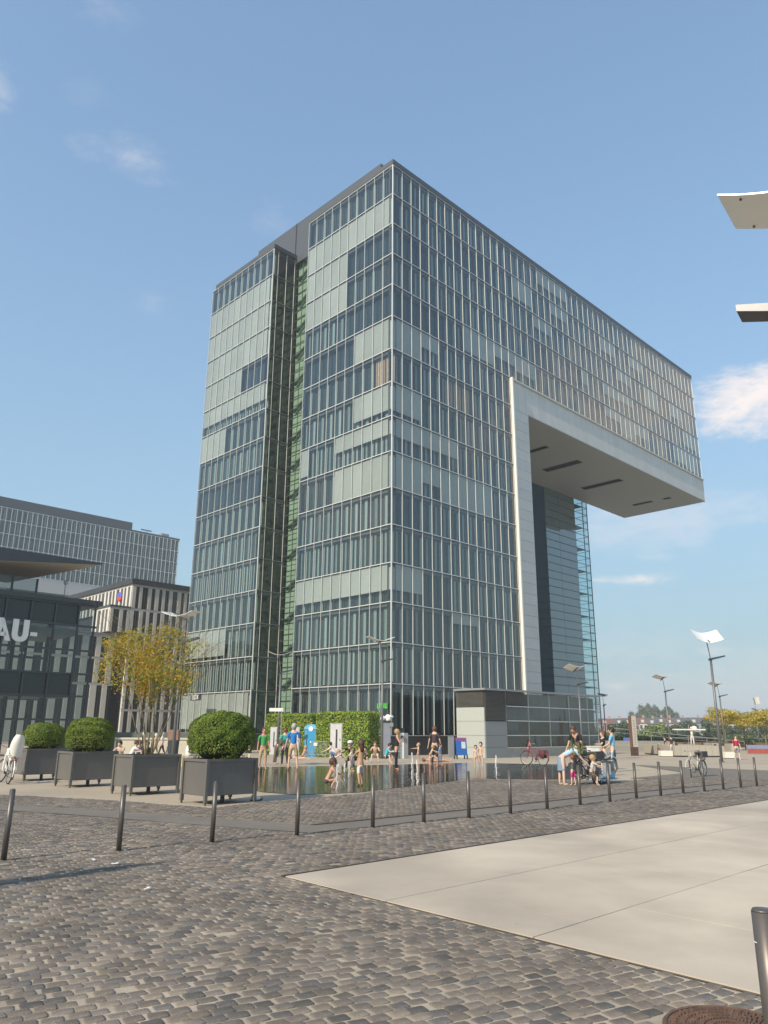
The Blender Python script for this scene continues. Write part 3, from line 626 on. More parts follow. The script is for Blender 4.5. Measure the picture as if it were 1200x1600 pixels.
# ------------------------------------------------------------------ pavilion in front of the long front
def pavilion():
    c = Vector((8.0, 61.6, 0)); root = thing('glass_pavilion', 'low grey and glass pavilion with louvres standing before the long front', 'pavilion', (c.x, c.y, 0), GA)
    z0, zt = -.55, 4.75; L = -hit(935, c, E1)*-1; L = abs(hit(935, c, E1)); D = abs(hit(714, c, E2))
    al = mat('light_panel', (.46, .49, .46), .35, .1, var=.02, rnd=.02); gr = mat('grey_panel', (.27, .285, .29), .45, .2, var=.03, rnd=.03); lv = mat('brown_grey_louvre', (.12, .115, .10), .6, .2)
    a = abs(hit(792, c, E1)); rows = [z0+.75, 1.0, 2.2, 3.42]
    MB().box(.1, a-.1, .1, D-.1, z0, zt-.1).box(.3, L-.5, D-2.3, D-.2, z0, zt-.15).obj('core', M_dark, root)
    for k in range(4):
        za = [z0+.02, .35, 1.25, 2.33][k]; zb_ = [.33, 1.23, 2.31, 3.38][k]
        MB().box(-.02, .09, .05, D, za, zb_).obj('wall_panel', al, root)
        if k < 3: MB().box(.03, a, -.02, .08, za, zb_).obj('wall_panel', gr, root)
    for i in range(14):
        z = 3.44+i*.09
        MB().box(-.05, .05, .06, D, z, z+.05).obj('louvre_slat', lv, root)
    for i in range(24):
        z = 2.42+i*.095; MB().box(.03, a, -.06, .05, z, z+.05).obj('louvre_slat', lv, root)
    for i in range(11): MB().box(a+.05, a*2.0, -.05, .04, 3.70+i*.09, 3.75+i*.09).obj('louvre_slat', lv, root)
    MB().box(.06, a*2, .1, .14, 3.4, zt-.1).box(.1, .14, .1, D-.1, 3.4, zt-.1).obj('louvre_backing', M_dark, root)
    gp = glass('pavilion_glass', (.88, .91, .90), 1.1, 1.6, .003, .3)
    n = 9; x0 = a+.06; wds = (L-x0)/n
    for i in range(n):
        for (za, zb_) in ((.35, 1.22), (1.27, 2.36), (2.41, 3.5), (3.55, zt-.1)):
            if zb_ > 3.6 and i < 2: continue
            MB().box(x0+wds*i+.02, x0+wds*(i+1)-.02, .0, .02, za, zb_).obj('glass_pane', gp, root)
    mb = MB()
    for z in (.3, 1.245, 2.385, 3.525): mb.box(x0, L+.02, -.06, .0, z-.03, z+.03)
    for i in range(0, n+1, 2): mb.box(x0+wds*i-.03, x0+wds*i+.03, .04, .12, z0, zt-.1)
    mb.obj('glazing_rail', M_alu, root)
    MB().box(x0, L-.5, .03, .35, z0, .27).obj('low_wall', mat('pale_stone_wall', (.33, .33, .31), .8), root)
    MB().box(-.25, a*2, -.25, D+.1, zt-.06, zt+.10).obj('roof', M_alud, root); MB().box(a*2+.01, L+.3, -.25, .12, zt-.06, zt+.10).box(L+.1, L+.3, .13, D+.1, zt-.06, zt+.10).obj('roof_edge', M_alud, root)
    for xx in np.arange(a*2+.1, L-.3, 1.9): MB().box(xx, min(L+.05, xx+1.85), .15, D, zt-.02, zt+.01).obj('roof_pane', gp, root)
    for i in range(4): MB().tube((L+.1+.28*(i % 2), .1+.9*i, z0), (L+.1+.28*(i % 2), .1+.9*i, zt-.06), .06, n=8).obj('steel_column', M_alu, root)
    for i in range(7): MB().box(L-.35, L+.45, -.15, -.1, zt-1.25+.16*i, zt-1.19+.16*i).obj('louvre_slat', M_alud, root)
    MB().box(L+.8, L+3.8, 3.0, 3.3, z0, 1.55).obj('rust_wall', mat('rust_red_panel', (.17, .05, .035), .8, var=.2), root)
    MB().box(.1, L, D-2.5, D-2.42, z0, zt-.2).obj('back_wall', mat('dim_wall', (.10, .125, .11), .8), root)
    for i, xx in enumerate(np.linspace(a+1, L-1, 7)): MB().box(xx, xx+(.25, .8, .15)[i % 3], 1.2, 1.5, z0, zt-.2).obj('reflection_bar', mat('reflection_bar', (.75, .75, .70), .7), root)  # pale bars added to stand in for bright upright reflections in the glass
    # warning triangle leaning in the glass
    q = hit(825, c, E1); mb = MB(); mb.add([(q-.35, -.08, .35), (q+.35, -.08, .35), (q, -.08, .98), (q-.2, -.085, .44), (q+.2, -.085, .44), (q, -.085, .80)], [(0, 1, 4, 3), (1, 2, 5, 4), (2, 0, 3, 5)], 0).add([(q-.2, -.083, .44), (q+.2, -.083, .44), (q, -.083, .80)], [(0, 1, 2)], 1)
    mb.obj('warning_triangle', [mat('sign_red', (.55, .05, .04), .5), M_white], root)
pavilion()

# ------------------------------------------------------------------ far crane house on the left
def far_crane():
    A = at(280, 845, 230.7); A.z = 0; root = thing('far_crane_building', 'distant glass crane building seen above the roofs on the left', 'office building', (A.x, A.y, 0), GA)
    zt = 57.8; n = 62; W = 1.35; mats = [M_inner, M_frame, M_vent, M_curt, M_innerd]
    cl = mat('pale_far_cladding', (.50, .50, .48), .6)
    fields = MB(); fp = MB(); wid = []
    gm = {}
    cnt = 0
    for r in range(5):
        for c_ in range(n):
            M = Matrix.Translation((-(c_+1)*W, 0, zt-FH*(r+1)))
            g = win_geo('a' if (r*5+c_*3) % 7 else 'c', W, FH, (r+c_) % 3)
            if c_ < 56 and cnt < 280:
                key = ('a' if (r*5+c_*3) % 7 else 'c', (r+c_) % 3)
                if key not in gm: gm[key] = (g.mesh('window', mats))
                cnt += 1; wo = inst('window', gm[key], root); wo.location = M.translation
            else:
                o = len(fields.v); fields.v += [tuple(M @ Vector(p)) for p in g.v]; fields.f += [tuple(a+o for a in q) for q in g.f]; fields.m += g.m
            fp.box(.028, W-.028, 0, .018, .05, FH-.07, M=M)
    fields.obj('window_field', mats, root, kind='stuff'); fp.obj('glass_pane_field', M_glass, root, kind='stuff')
    mb = MB()
    for c_ in range(n+1): mb.box(-c_*W-.045, -c_*W+.045, -.16, .02, zt-5*FH, zt)
    for r in range(6): mb.box(-n*W, 0, -.08, .02, zt-FH*r-.06, zt-FH*r+.05)
    mb.obj('mullion_grid', M_alu, root, kind='stuff')
    MB().box(-n*W, -.1, .55, 13, zt-5*FH, zt-.1).obj('core', M_dark, root)
    MB().box(-n*W, .1, -.05, 13.5, 36.6, zt-5*FH-.07).obj('pale_band', cl, root)
    MB().box(-n*W, .12, -.1, 13.5, zt+.06, zt+.6).obj('parapet', M_roof, root)
    t = -hit(212, A, E1, 800)
    MB().box(-n*W, -abs(t), 1.2, 12, zt+.62, zt+3.1).obj('roof_plant_room', M_roof, root)
    MB().tube((-9, 4, zt+.6), (-9, 4, zt+2.4), .07).box(-11, -7.5, 3.9, 4.1, zt+2.2, zt+2.5).obj('roof_mast', M_dark, root)
    MB().box(-5, -2.5, 2, 4, zt+.6, zt+1.9).obj('roof_unit', M_alud, root)
    MB().box(-48, -28, .5, 13, -1, 36.5).obj('tower', M_inner, root)
far_crane()

# ------------------------------------------------------------------ pale office with stone fins
def fin_office():
    A = at(208, 912, 110); zt = A.z; A.z = 0; root = thing('stone_fin_office', 'pale office block with upright stone fins behind the yellow tree', 'office building', (A.x, A.y, 0), GA)
    st = mat('pale_stone_fin', (.62, .59, .53), .7, var=.06, rnd=.06); wn = glass('office_window_glass', None, 1.0, 1.5, .01, .5, opaque=(.03, .035, .035)); br = mat('brown_window_frame', (.10, .08, .065), .6)
    L1 = 13.0; H = 3.55; n = 6
    MB().box(.35, L1+3, .35, 22, -.8, zt-.1).obj('core', M_dark, root)
    MB().box(-.3, L1+4, -.3, 24, zt, zt+.75).obj('roof_edge', mat('dark_roof_edge', (.04, .045, .05), .6), root)
    def face(ad, no, L, zrows, o=Vector((0, 0, 0)), wpat=(.55, .42, .5), sp=1.15):
        for (z0, z1) in zrows:
            x = 0; k = random.randint(0, 5)
            M = Matrix(((ad.x, -no.x, 0, o.x), (ad.y, -no.y, 0, o.y), (0, 0, 1, 0), (0, 0, 0, 1)))
            MB().box(0, L, .0, .25, z1-.3, z1).obj('spandrel', st, root).matrix_local = M
            while x < L-.2:
                fw = wpat[k % 3]; MB().box(x, min(L, x+fw), -.12, .24, z0+.02, z1-.32).obj('stone_fin', st, root).matrix_local = M
                nx = x+sp+(.25 if k % 4 == 1 else 0); e = min(L, nx)
                if e-x-fw > .1:
                    wo = MB().box(x+fw, e, .2, .24, z0, z1-.3).obj('window', wn, root); wo.matrix_local = M
                    MB().box((x+fw+e)/2-.04, (x+fw+e)/2+.04, .14, .2, z0, z1-.3).obj('window_frame', br, wo)
                x = nx; k += 1
    X, Y = Vector((1, 0, 0)), Vector((0, 1, 0))
    rows = [(zt-H*(i+1), zt-H*i) for i in range(5)]+[(-.8, zt-H*5)]
    face(X, -Y, L1, rows); face(Y, -X, 19, rows[:1])
    # projecting bay at the corner and the lower wing to the left
    b = abs(hit(173, Vector((A.x, A.y, 0)), E1, 948)); zb0 = zt-H-.1
    MB().box(-b+.3, -.05, .3, 5.5, zb0-H+.1, zb0-.1).obj('bay_core', M_dark, root); MB().box(-b-.15, .0, -.15, 5.8, zb0, zb0+.25).obj('bay_roof', M_roof, root)
    face(X, -Y, b, [(zb0-H, zb0)], Vector((-b, 0, 0))); face(Y, -X, 5.5, [(zb0-H, zb0)], Vector((-b, 0, 0)))
    MB().box(-44, -1.2, 1.6, 12, -.8, zb0-H-.5).obj('wing_core', M_dark, root)
    wr = [(zb0-2*H, zb0-H-.4), (zb0-3*H, zb0-2*H), (-.8, zb0-3*H)]
    face(X, -Y, 43, wr, Vector((-44, 1.2, 0)), (.9, .7, .8), 1.75)
    MB().box(-45, -1, .9, 13, zb0-H-.4, zb0-H-.15).obj('wing_roof', M_alud, root)
    # small blue and red emblem on the long face
    mb = MB()
    for i, (dx, dz, c) in enumerate([(0, .45, 0), (.45, .3, 0), (-.4, .25, 0), (0, -.3, 1), (.38, -.15, 1), (-.35, -.2, 1)]): mb.ball((-.2, 3.6+dx, zt-1.6+dz), .06, .36, .34, 8, 5, c)
    mb.obj('emblem', [mat('emblem_blue', (.10, .13, .62), .5), mat('emblem_red', (.6, .06, .06), .5)], root)
fin_office()

# ------------------------------------------------------------------ dark glass house with big white letters
def letter_house():
    A = at(150, 948, 60.0); zr = A.z; A.z = 0; root = thing('dark_glass_house', 'dark glass house on the left edge with a sharp flat canopy roof', 'building', (A.x, A.y, 0), GA)
    zc = lambda y, px=60: at(px, y, (A+E1*hit(px, A, E1, y)).y).z
    dk = mat('black_steel', (.045, .055, .065), .45, .3); gl = glass('dark_house_glass', (.72, .77, .77), 1.1, 1.5, .012, .4); blk = glass('black_glass', None, 1.0, 1.5, .008, .4, opaque=(.010, .016, .018))
    lt = mat('lit_floor_edge', (.34, .35, .35), .6); L = 20; D = 9
    lv = [zc(y) for y in (938, 972, 1012, 1050, 1086, 1124, 1160)]
    cols = [0, -1.3, -3.1, -4.9, -6.7, -8.5, -10.3, -12.1, -13.9, -15.7]
    for k in range(6):
        z1, z0 = lv[k]-.06, lv[k+1]+.06
        for a, b in zip(cols, cols[1:]):
            opaque = (k in (0, 3) and a < -.5) or (a < -6 and k > 0)
            MB().box(b+.05, a-.05, -.01 if not opaque else .06, .02 if not opaque else .1, z0, z1).obj('dark_panel' if opaque else 'glass_pane', blk if opaque else gl, root)
    for a in cols: MB().box(a-.06, a+.06, -.10, .06, -.4, lv[0]).obj('steel_post', dk, root)
    for z in lv[:6]: MB().box(-15.8, .15, -.16, .03, z-.07, z+.07).obj('steel_beam', dk, root)
    MB().box(-15.8, .4, -.3, D, lv[0]+.08, lv[0]+.45).obj('roof', dk, root)
    for k in (1, 4): MB().box(-15.6, -1.2, .5, 6.5, lv[k]-.75 if k == 1 else lv[k]-.1, lv[k]-.25 if k == 1 else lv[k]+.35).obj('floor_slab', lt, root)
    for x in (-2.4, -5, -8, -12): MB().tube((x, 2.5, -.4), (x, 2.5, lv[0]), .16, n=10).obj('inner_column', dk, root)
    MB().box(-15.8, -6.3, 3, 3.2, -.4, lv[0]).obj('inner_wall', blk, root)
    for i in range(3): MB().box(-6.3, .1, D-.1-.01*i, D, lv[i*2]-.1, lv[i*2]+.1).obj('rear_beam', dk, root)
    for x in (-.1, -2, -4, -6): MB().box(x-.07, x+.07, D-.1, D, -.4, lv[0]).obj('rear_post', dk, root)
    # upper glazed storey under the canopy
    zt = zc(896, 20)
    for a, b in zip((-4.4, -6.2, -8, -10), (-6.2, -8, -10, -12)):
        MB().box(b+.05, a-.05, .9, .93, lv[0]+.5, zt).obj('glass_pane', gl, root)
        MB().box(a-.07, a+.07, .85, .98, lv[0]+.45, zt).obj('steel_post', dk, root)
    # canopy: wedge with dark fascia, pale boarding below
    z1 = zc(866, 60); t = hit(160, A-E2*1.5, E1, 880)
    zt2 = (at(160, 880, (A-E2*1.5+E1*t).y)).z
    mb = MB(); x0 = -18; fh = 1.25
    mb.add([(t, -1.5, zt2), (x0, -1.5, zt2), (x0, 7, zt2), (t-4.0, 7, zt2), (t, -1.5, zt2-.12), (x0, -1.5, zt2-2.1), (x0, 7, zt2-1.1), (t-4.0, 7, zt2-1.0)], [(3,2,1,0),(0,1,5,4),(3,0,4,7),(2,3,7,6),(1,2,6,5)], 0)
    mb.add([(t, -1.5, zt2-.125), (x0, -1.5, zt2-2.105), (x0, 7, zt2-1.1), (t-4.0, 7, zt2-1.005)], [(0,1,2,3)], 1)
    mb.obj('canopy', [dk, mat('beige_boarding', (.50, .46, .40), .6, var=.05)], root)
    # letters
    wh = mat('white_letter', (.78, .78, .76), .5, var=.01)
    def letter(polys, x, s, z):
        m = MB()
        for p in polys:
            n = len(p); v = [(x+a*s, -.22, z+b*s) for a, b in p]+[(x+a*s, -.12, z+b*s) for a, b in p]
            m.add(v, [tuple(range(n)), tuple(range(2*n-1, n-1, -1))]+[(i, n+i, n+(i+1)%n, (i+1)%n) for i in range(n)])
        return m.obj('letter', wh, root)
    zl0 = zc(1003, 30); s = zc(968, 30)-zl0
    xu = hit(17.5, A, E1, 985); xd = hit(46, A, E1, 990)
    sx = .86
    letter([[(-.36, 0), (-.12, 0), (.03, .6), (.05, 1), (-.14, 1)], [(.03, 1), (.05, .99), (.42, 0), (.18, 0), (.0, .75)], [(-.16, .2), (.22, .2), (.2, .38), (-.12, .38)]], hit(1, A, E1, 985), s, zl0)
    U = [(0, 1), (.25, 1), (.25, .32), (.28, .24), (.36, .21), (.44, .24), (.47, .32), (.47, 1), (.72, 1), (.72, .3), (.66, .12), (.52, .02), (.36, 0), (.2, .02), (.06, .12), (0, .3)]
    letter([U[0:3]+[U[15]], [U[15], U[2], U[3], U[14]], [U[14], U[3], U[4], U[12], U[13]], [U[12], U[4], U[5], U[11]], [U[11], U[5], U[6], U[9], U[10]], [U[6], U[7], U[8], U[9]]], xu, s, zl0)
    letter([[(0, .30), (.3, .30), (.3, .47), (0, .47)]], xd, s, zl0)
    MB().ball((-2.6, 0, lv[0]+1.6), .16, .16, .2).tube((-2.6, 0, lv[0]+.5), (-2.6, 0, lv[0]+1.5), .04).obj('roof_camera', M_alud, root)
letter_house()

# ------------------------------------------------------------------ leaves
def leaf_mesh(name, P, N, size, mats, mi=None, aspect=.6, fold=True):
    """a leaf (two triangles, slightly folded) at every point P with outward direction N"""
    n = len(P); N = N/np.maximum(np.linalg.norm(N, axis=1, keepdims=True), 1e-6)
    t = RNG.normal(size=(n, 3)); t -= (t*N).sum(1, keepdims=True)*N; t /= np.linalg.norm(t, axis=1, keepdims=True); b = np.cross(N, t)
    s = (size*RNG.uniform(.7, 1.3, n))[:, None]; h = s*aspect*.5
    V = np.stack([P-t*s*.5, P+b*h+N*h*.3, P+t*s*.5, P-b*h+N*h*.3], 1).reshape(-1, 3)
    o = (np.arange(n)*4)[:, None]; F = np.concatenate([o+np.array([[0, 1, 2]]), o+np.array([[0, 2, 3]])], 1).reshape(-1, 3)
    me = rawmesh(name, V, F, mats)
    if mi is not None: me.polygons.foreach_set('material_index', np.repeat(mi, 2).astype(np.int32))
    return me
def leafmat(name, col, rnd=.35, trans=.25):
    if name in MATS: return MATS[name]
    m = mat(name, col, .55, var=.25, scale=1.5, rnd=rnd, spec=.3); b = m.node_tree.nodes['Principled BSDF']
    nt = m.node_tree; out = nt.nodes['Material Output']; tr = nt.nodes.new('ShaderNodeBsdfTranslucent'); mx = nt.nodes.new('ShaderNodeMixShader'); mx.inputs[0].default_value = trans
    tr.inputs[0].default_value = (col[0]*1.6, col[1]*1.6, col[2]*.8, 1)
    nt.links.new(b.outputs[0], mx.inputs[1]); nt.links.new(tr.outputs[0], mx.inputs[2]); nt.links.new(mx.outputs[0], out.inputs[0]); return m
L_box = leafmat('box_leaf', (.12, .19, .025)); L_box2 = leafmat('box_leaf_light', (.20, .25, .04))
L_ivy = leafmat('ivy_leaf', (.22, .34, .04), .4); L_ivy2 = leafmat('ivy_leaf_yellow', (.42, .48, .07), .35); L_ivy3 = leafmat('ivy_leaf_dark', (.09, .17, .025), .3)
L_gold = leafmat('golden_leaf', (.50, .38, .05), .4, .4); L_org = leafmat('orange_leaf', (.50, .25, .05), .35, .4); L_olive = leafmat('olive_leaf', (.28, .30, .045), .35, .35)
L_dk = leafmat('dark_tree_leaf', (.05, .08, .035), .4, .15); L_md = leafmat('mid_tree_leaf', (.09, .135, .045), .4, .15); L_lt = leafmat('light_tree_leaf', (.18, .24, .05), .35, .2); L_yel = leafmat('yellow_tree_leaf', (.50, .38, .06), .35, .35)

# ------------------------------------------------------------------ planters, clipped shrubs, yellow tree
PL = [((-11.32, 25.45), 0), ((-8.86, 22.90), 1), ((-6.34, 20.38), 2), ((-3.92, 17.97), 3)]
def planter_parts(root, W=1.32, D=1.0, Hh=.98, lift=.2):
    M = M_plant
    e = .03
    MB().box(e, W-e, 0, .02, lift, Hh-.03).obj('side_panel', M, root); MB().box(0, .02, e, D-e, lift, Hh-.03).obj('side_panel', M, root)
    MB().box(e, W-e, D-.02, D, lift, Hh-.03).obj('side_panel', M, root); MB().box(W-.02, W, e, D-e, lift, Hh-.03).obj('side_panel', M, root)
    for x in (0, W):
        for y in (0, D): MB().box(x-.035, x+.035, y-.035, y+.035, .055, Hh).box(x-.02, x+.02, y-.02, y+.02, 0, .055).obj('leg', M, root)
    mb = MB()
    mb.box(.036, W-.036, -.03, .03, Hh-.06, Hh-.002).box(.036, W-.036, D-.03, D+.03, Hh-.06, Hh-.002).box(-.03, .03, .036, D-.036, Hh-.06, Hh-.002).box(W-.03, W+.03, .036, D-.036, Hh-.06, Hh-.002)
    mb.obj('rim', M, root)
    MB().box(W/2-.04, W/2+.04, D*.3, D*.3+.06, 0, lift).box(.03, W-.03, .03, D-.03, lift-.01, lift+.02).obj('base', M_dark, root)
    MB().box(.03, W-.03, .03, D-.03, Hh-.14, Hh-.09).obj('soil', mat('soil', (.05, .035, .025), .95, bump=.5), root)
lab = ['leftmost dark steel planter behind the white bicycle', 'dark steel planter holding the second clipped shrub from the left', 'dark steel planter with the yellow leaved tree', 'nearest dark steel planter with a clipped shrub, beside the water']
for (p, i), lb in zip(PL, lab):
    t = thing('planter', lb, 'planter', (p[0], p[1], 0), GA, 'steel planters along the paving'); planter_parts(t)
def shrub_geo():
    n = 15000; d = RNG.normal(size=(n, 3)); d /= np.linalg.norm(d, axis=1, keepdims=True); d[:, 2] = np.abs(d[:, 2])*np.where(RNG.random(n) < .25, -.8, 1)
    q = 2.7; r = (np.abs(d[:, 0])**q+np.abs(d[:, 1])**q+np.abs(d[:, 2])**q)**(-1/q)
    lump = .04*np.sin(d[:, 0]*9+1)*np.sin(d[:, 1]*8)+.03*np.sin(d[:, 2]*13+d[:, 0]*11)
    P = d*(r*(1+lump)-.05*RNG.random(n)**2)[:, None]*np.array([.73, .66, .56])
    nn = d+RNG.normal(0, .45, (n, 3)); return P, nn, RNG.choice(2, n, p=[.6, .4])
slab_ = ['small clipped box ball in the leftmost planter', 'wide clipped box shrub between the small ball and the yellow tree', None, 'large clipped box ball in the nearest planter']
for k, sc_, sz in ((0, .86, .0), (1, 1.0, .02), (3, 1.0, .05)):
    (p, i) = PL[k]; c = Vector((p[0], p[1], 0))+E1*.66+E2*.5
    P, nn, mi = shrub_geo(); t = thing('clipped_shrub', slab_[k], 'shrub', (c.x, c.y, .92), GA+k, 'clipped box balls'); t.scale = (sc_, sc_, sc_*(1.1 if k == 3 else 1))
    P = P+np.array([0, 0, .44]); kk = (P[:, 2] > .06) & ((P[:, 2] > .16) | (np.hypot(P[:, 0], P[:, 1]) < .62)); P, nn, mi = P[kk], nn[kk], mi[kk]
    inst('foliage', leaf_mesh('foliage', P, nn, .045, [L_box, L_box2], mi), t)
    MB().ball((0, 0, .44), .66, .60, .50, 16, 12).obj('dark_core', mat('dark_fill', (.02, .028, .01), .9), t, smooth=True)  # solid dark ball fills the shrub behind its leaves
    MB().tube((0, 0, -.05), (0, 0, .3), .05).obj('trunk', M_bark, t)
def yellow_tree():
    (p, i) = PL[2]; c = Vector((p[0], p[1], 0))+E1*.66+E2*.5; t = thing('multi_stem_tree', 'slender many stemmed tree with golden and orange leaves in its planter', 'tree', (c.x, c.y, .88), 0)
    rd = random.Random(3); tips = []; br = MB(); stems = []
    def grow(p, d, L, r, depth, mb):
        n = 4; q = p
        for k in range(n):
            d2 = (d+Vector((rd.uniform(-.12, .12), rd.uniform(-.12, .12), rd.uniform(-.02, .08)))).normalized(); q2 = q+d2*(L/n); mb.tube(q, q2, r*(1-.12*k), r*(1-.12*(k+1)), 5 if depth else 6); q = q2; d = d2
            if depth >= 1: tips.append(q.copy())
            if depth < 3 and k >= 1:
                for j in range(2 if depth else 2):
                    az = rd.uniform(0, 2*PI); sp = rd.uniform(.5, .95)
                    nd = (d+Vector((math.cos(az), math.sin(az), rd.uniform(-.1, .25)))*sp).normalized(); grow(q, nd, L*rd.uniform(.34, .5), r*.42, depth+1, br)
    for s in range(8):
        az = 2*PI*s/8+rd.uniform(-.3, .3); mb = MB(); lean = rd.uniform(.15, .58) if s else .05
        grow(Vector((.10*math.cos(az), .10*math.sin(az), 0)), Vector((lean*math.cos(az), lean*math.sin(az), 1)).normalized(), rd.uniform(2.3, 3.0), .018 if s % 3 else .028, 0, mb); mb.obj('trunk', M_bark, t, smooth=True)
    br.obj('branches', M_bark, t)
    T = np.array([tuple(q) for q in tips]); T = T[(T[:, 2] > .5)]; n = 18000; idx = RNG.integers(0, len(T), n)
    P = T[idx]+RNG.normal(0, .125, (n, 3)); rr = np.hypot(P[:, 0], P[:, 1]); keep = (rr < 1.58) & (P[:, 2] > .50+.03*rr) & (P[:, 2] < 3.62-.35*rr) & ~((rr < .55) & (P[:, 2] < 1.5) & (RNG.random(n) < .8)); P = P[keep]; n = len(P)
    low = np.clip((2.2-P[:, 2])/1.6, 0, 1)[:]
    cl = np.sin(P[:, 0]*4.1+2)+np.sin(P[:, 1]*3.7)+np.sin(P[:, 2]*4.9+1)
    u = RNG.random(n); mi = np.where(u < .20+.28*low+.12*(cl > .6), 1, np.where(u > .58-.18*(cl < -.4), 2, 0))
    inst('crown', leaf_mesh('crown', P, RNG.normal(size=(n, 3))+np.array([0, 0, .8]), (.064), [L_gold, L_org, L_olive], mi), t)
yellow_tree()

# ------------------------------------------------------------------ bollards
BP = [(-4.83, 10.57), (-3.64, 11.41), (-2.54, 12.29), (-1.36, 13.12), (-.16, 14.21), (.77, 15.01), (1.68, 15.74), (2.62, 16.6), (3.57, 17.56), (4.53, 18.55), (5.46, 19.41), (6.42, 20.43), (7.33, 21.27), (8.26, 22.16), (9.14, 22.9), (10.02, 23.69), (10.91, 24.52), (11.75, 25.27), (12.7, 26.1)]
BL = ['steel bollard at the far left of the row, leaning slightly in view', 'second steel bollard from the left, in front of the planter with the tree', 'third steel bollard from the left, in front of the nearest planter', 'fourth steel bollard from the left, in front of the left end of the water', 'fifth steel bollard from the left, in front of the child walking on the water',
      'steel bollard before the toddlers at the middle of the water', 'steel bollard before the white walled pavilion corner', 'steel bollard in front of the empty right end of the water', 'steel bollard to the left of the bending woman in blue', 'steel bollard in front of the small girl in pink trousers', 'steel bollard in front of the bicycle trailer',
      'steel bollard below the pale upright stele', 'steel bollard standing left of the pale parked bicycle with the bare cobbles behind it', 'steel bollard just left of the front wheel of the pale bicycle', 'steel bollard overlapping the rear wheel of the pale bicycle', 'steel bollard below the tall double lamp post', 'steel bollard below the man in the red shirt', 'last whole steel bollard towards the right edge', 'steel bollard half cut by the right edge, farthest of the row']
def bollard_mesh():
    mb = MB(); mb.tube((0, 0, -.02), (0, 0, .855), .036, .036, 18).tube((0, 0, .855), (0, 0, .866), .036, .030, 18)
    me = mb.mesh('post', M_bol); me.polygons.foreach_set('use_smooth', [len(p.vertices) == 4 for p in me.polygons]); return me
bm_ = bollard_mesh(); fo = MB().tube((0, 0, .0), (0, 0, .018), .055, .05, 18).mesh('collar', M_bol); bc = MB().tube((0, 0, .8665), (0, 0, .874), .031, .026, 18).mesh('cap', M_bol)
for (x, y), lb in zip(BP, BL):
    t = thing('bollard', lb, 'bollard', (x, y, 0), random.uniform(0, 6), 'steel bollards in a line'); inst('post', bm_, t); inst('collar', fo, t); inst('cap', bc, t)
    t.rotation_euler = (random.uniform(-.008, .008), random.uniform(-.008, .008), 0)
nb = at(1186, 1412, 4.6); nb = at(1190, 1412, 3.94); t = thing('bollard', 'big near steel bollard cut off by the bottom right corner', 'bollard', (nb.x, nb.y, 0), 0, 'steel bollards in a line')
s = .036; o = inst('post', MB().tube((0, 0, -.02), (0, 0, .84), .05, .05, 28).tube((0, 0, .84), (0, 0, .852), .05, .044, 28).mesh('post', M_bol, True), t); inst('collar', fo, t).scale = (1.3, 1.3, 1); inst('scratch', MB().box(-.052, -.049, -.012, .012, .71, .714).mesh('scratch', M_white), t)
# round manhole cover
MH = G(1103, 1577)-Vector((0, .38, 0))
def manhole():
    t = thing('manhole_cover', 'rusty round manhole cover in the cobbles at the bottom right', 'manhole cover', (MH.x, MH.y, .004)); rm = mat('rusty_iron', (.15, .092, .066), .75, .3, var=.35, scale=14, bump=.4, bscale=60)
    MB().tube((0, 0, -.02), (0, 0, .012), .38, .38, 40).obj('lid', rm, t); mb = MB(); mb.ring((0, 0, .012), .365, .012, 'z', 40, 5)
    mb.obj('rim', rm, t)
    nb = MB()
    for i in range(48):
        a = 2*PI*i/48
        for r in (.12, .17, .22, .27, .32):
            nb.box(-.016, .016, -.006, .006, 0, .012, M=Matrix.Translation((r*math.cos(a+r*2), r*math.sin(a+r*2), .012)) @ Matrix.Rotation(a+.7, 4, 'Z'))
    tag(nb.obj('ribs', rm, t), kind='stuff')
manhole()

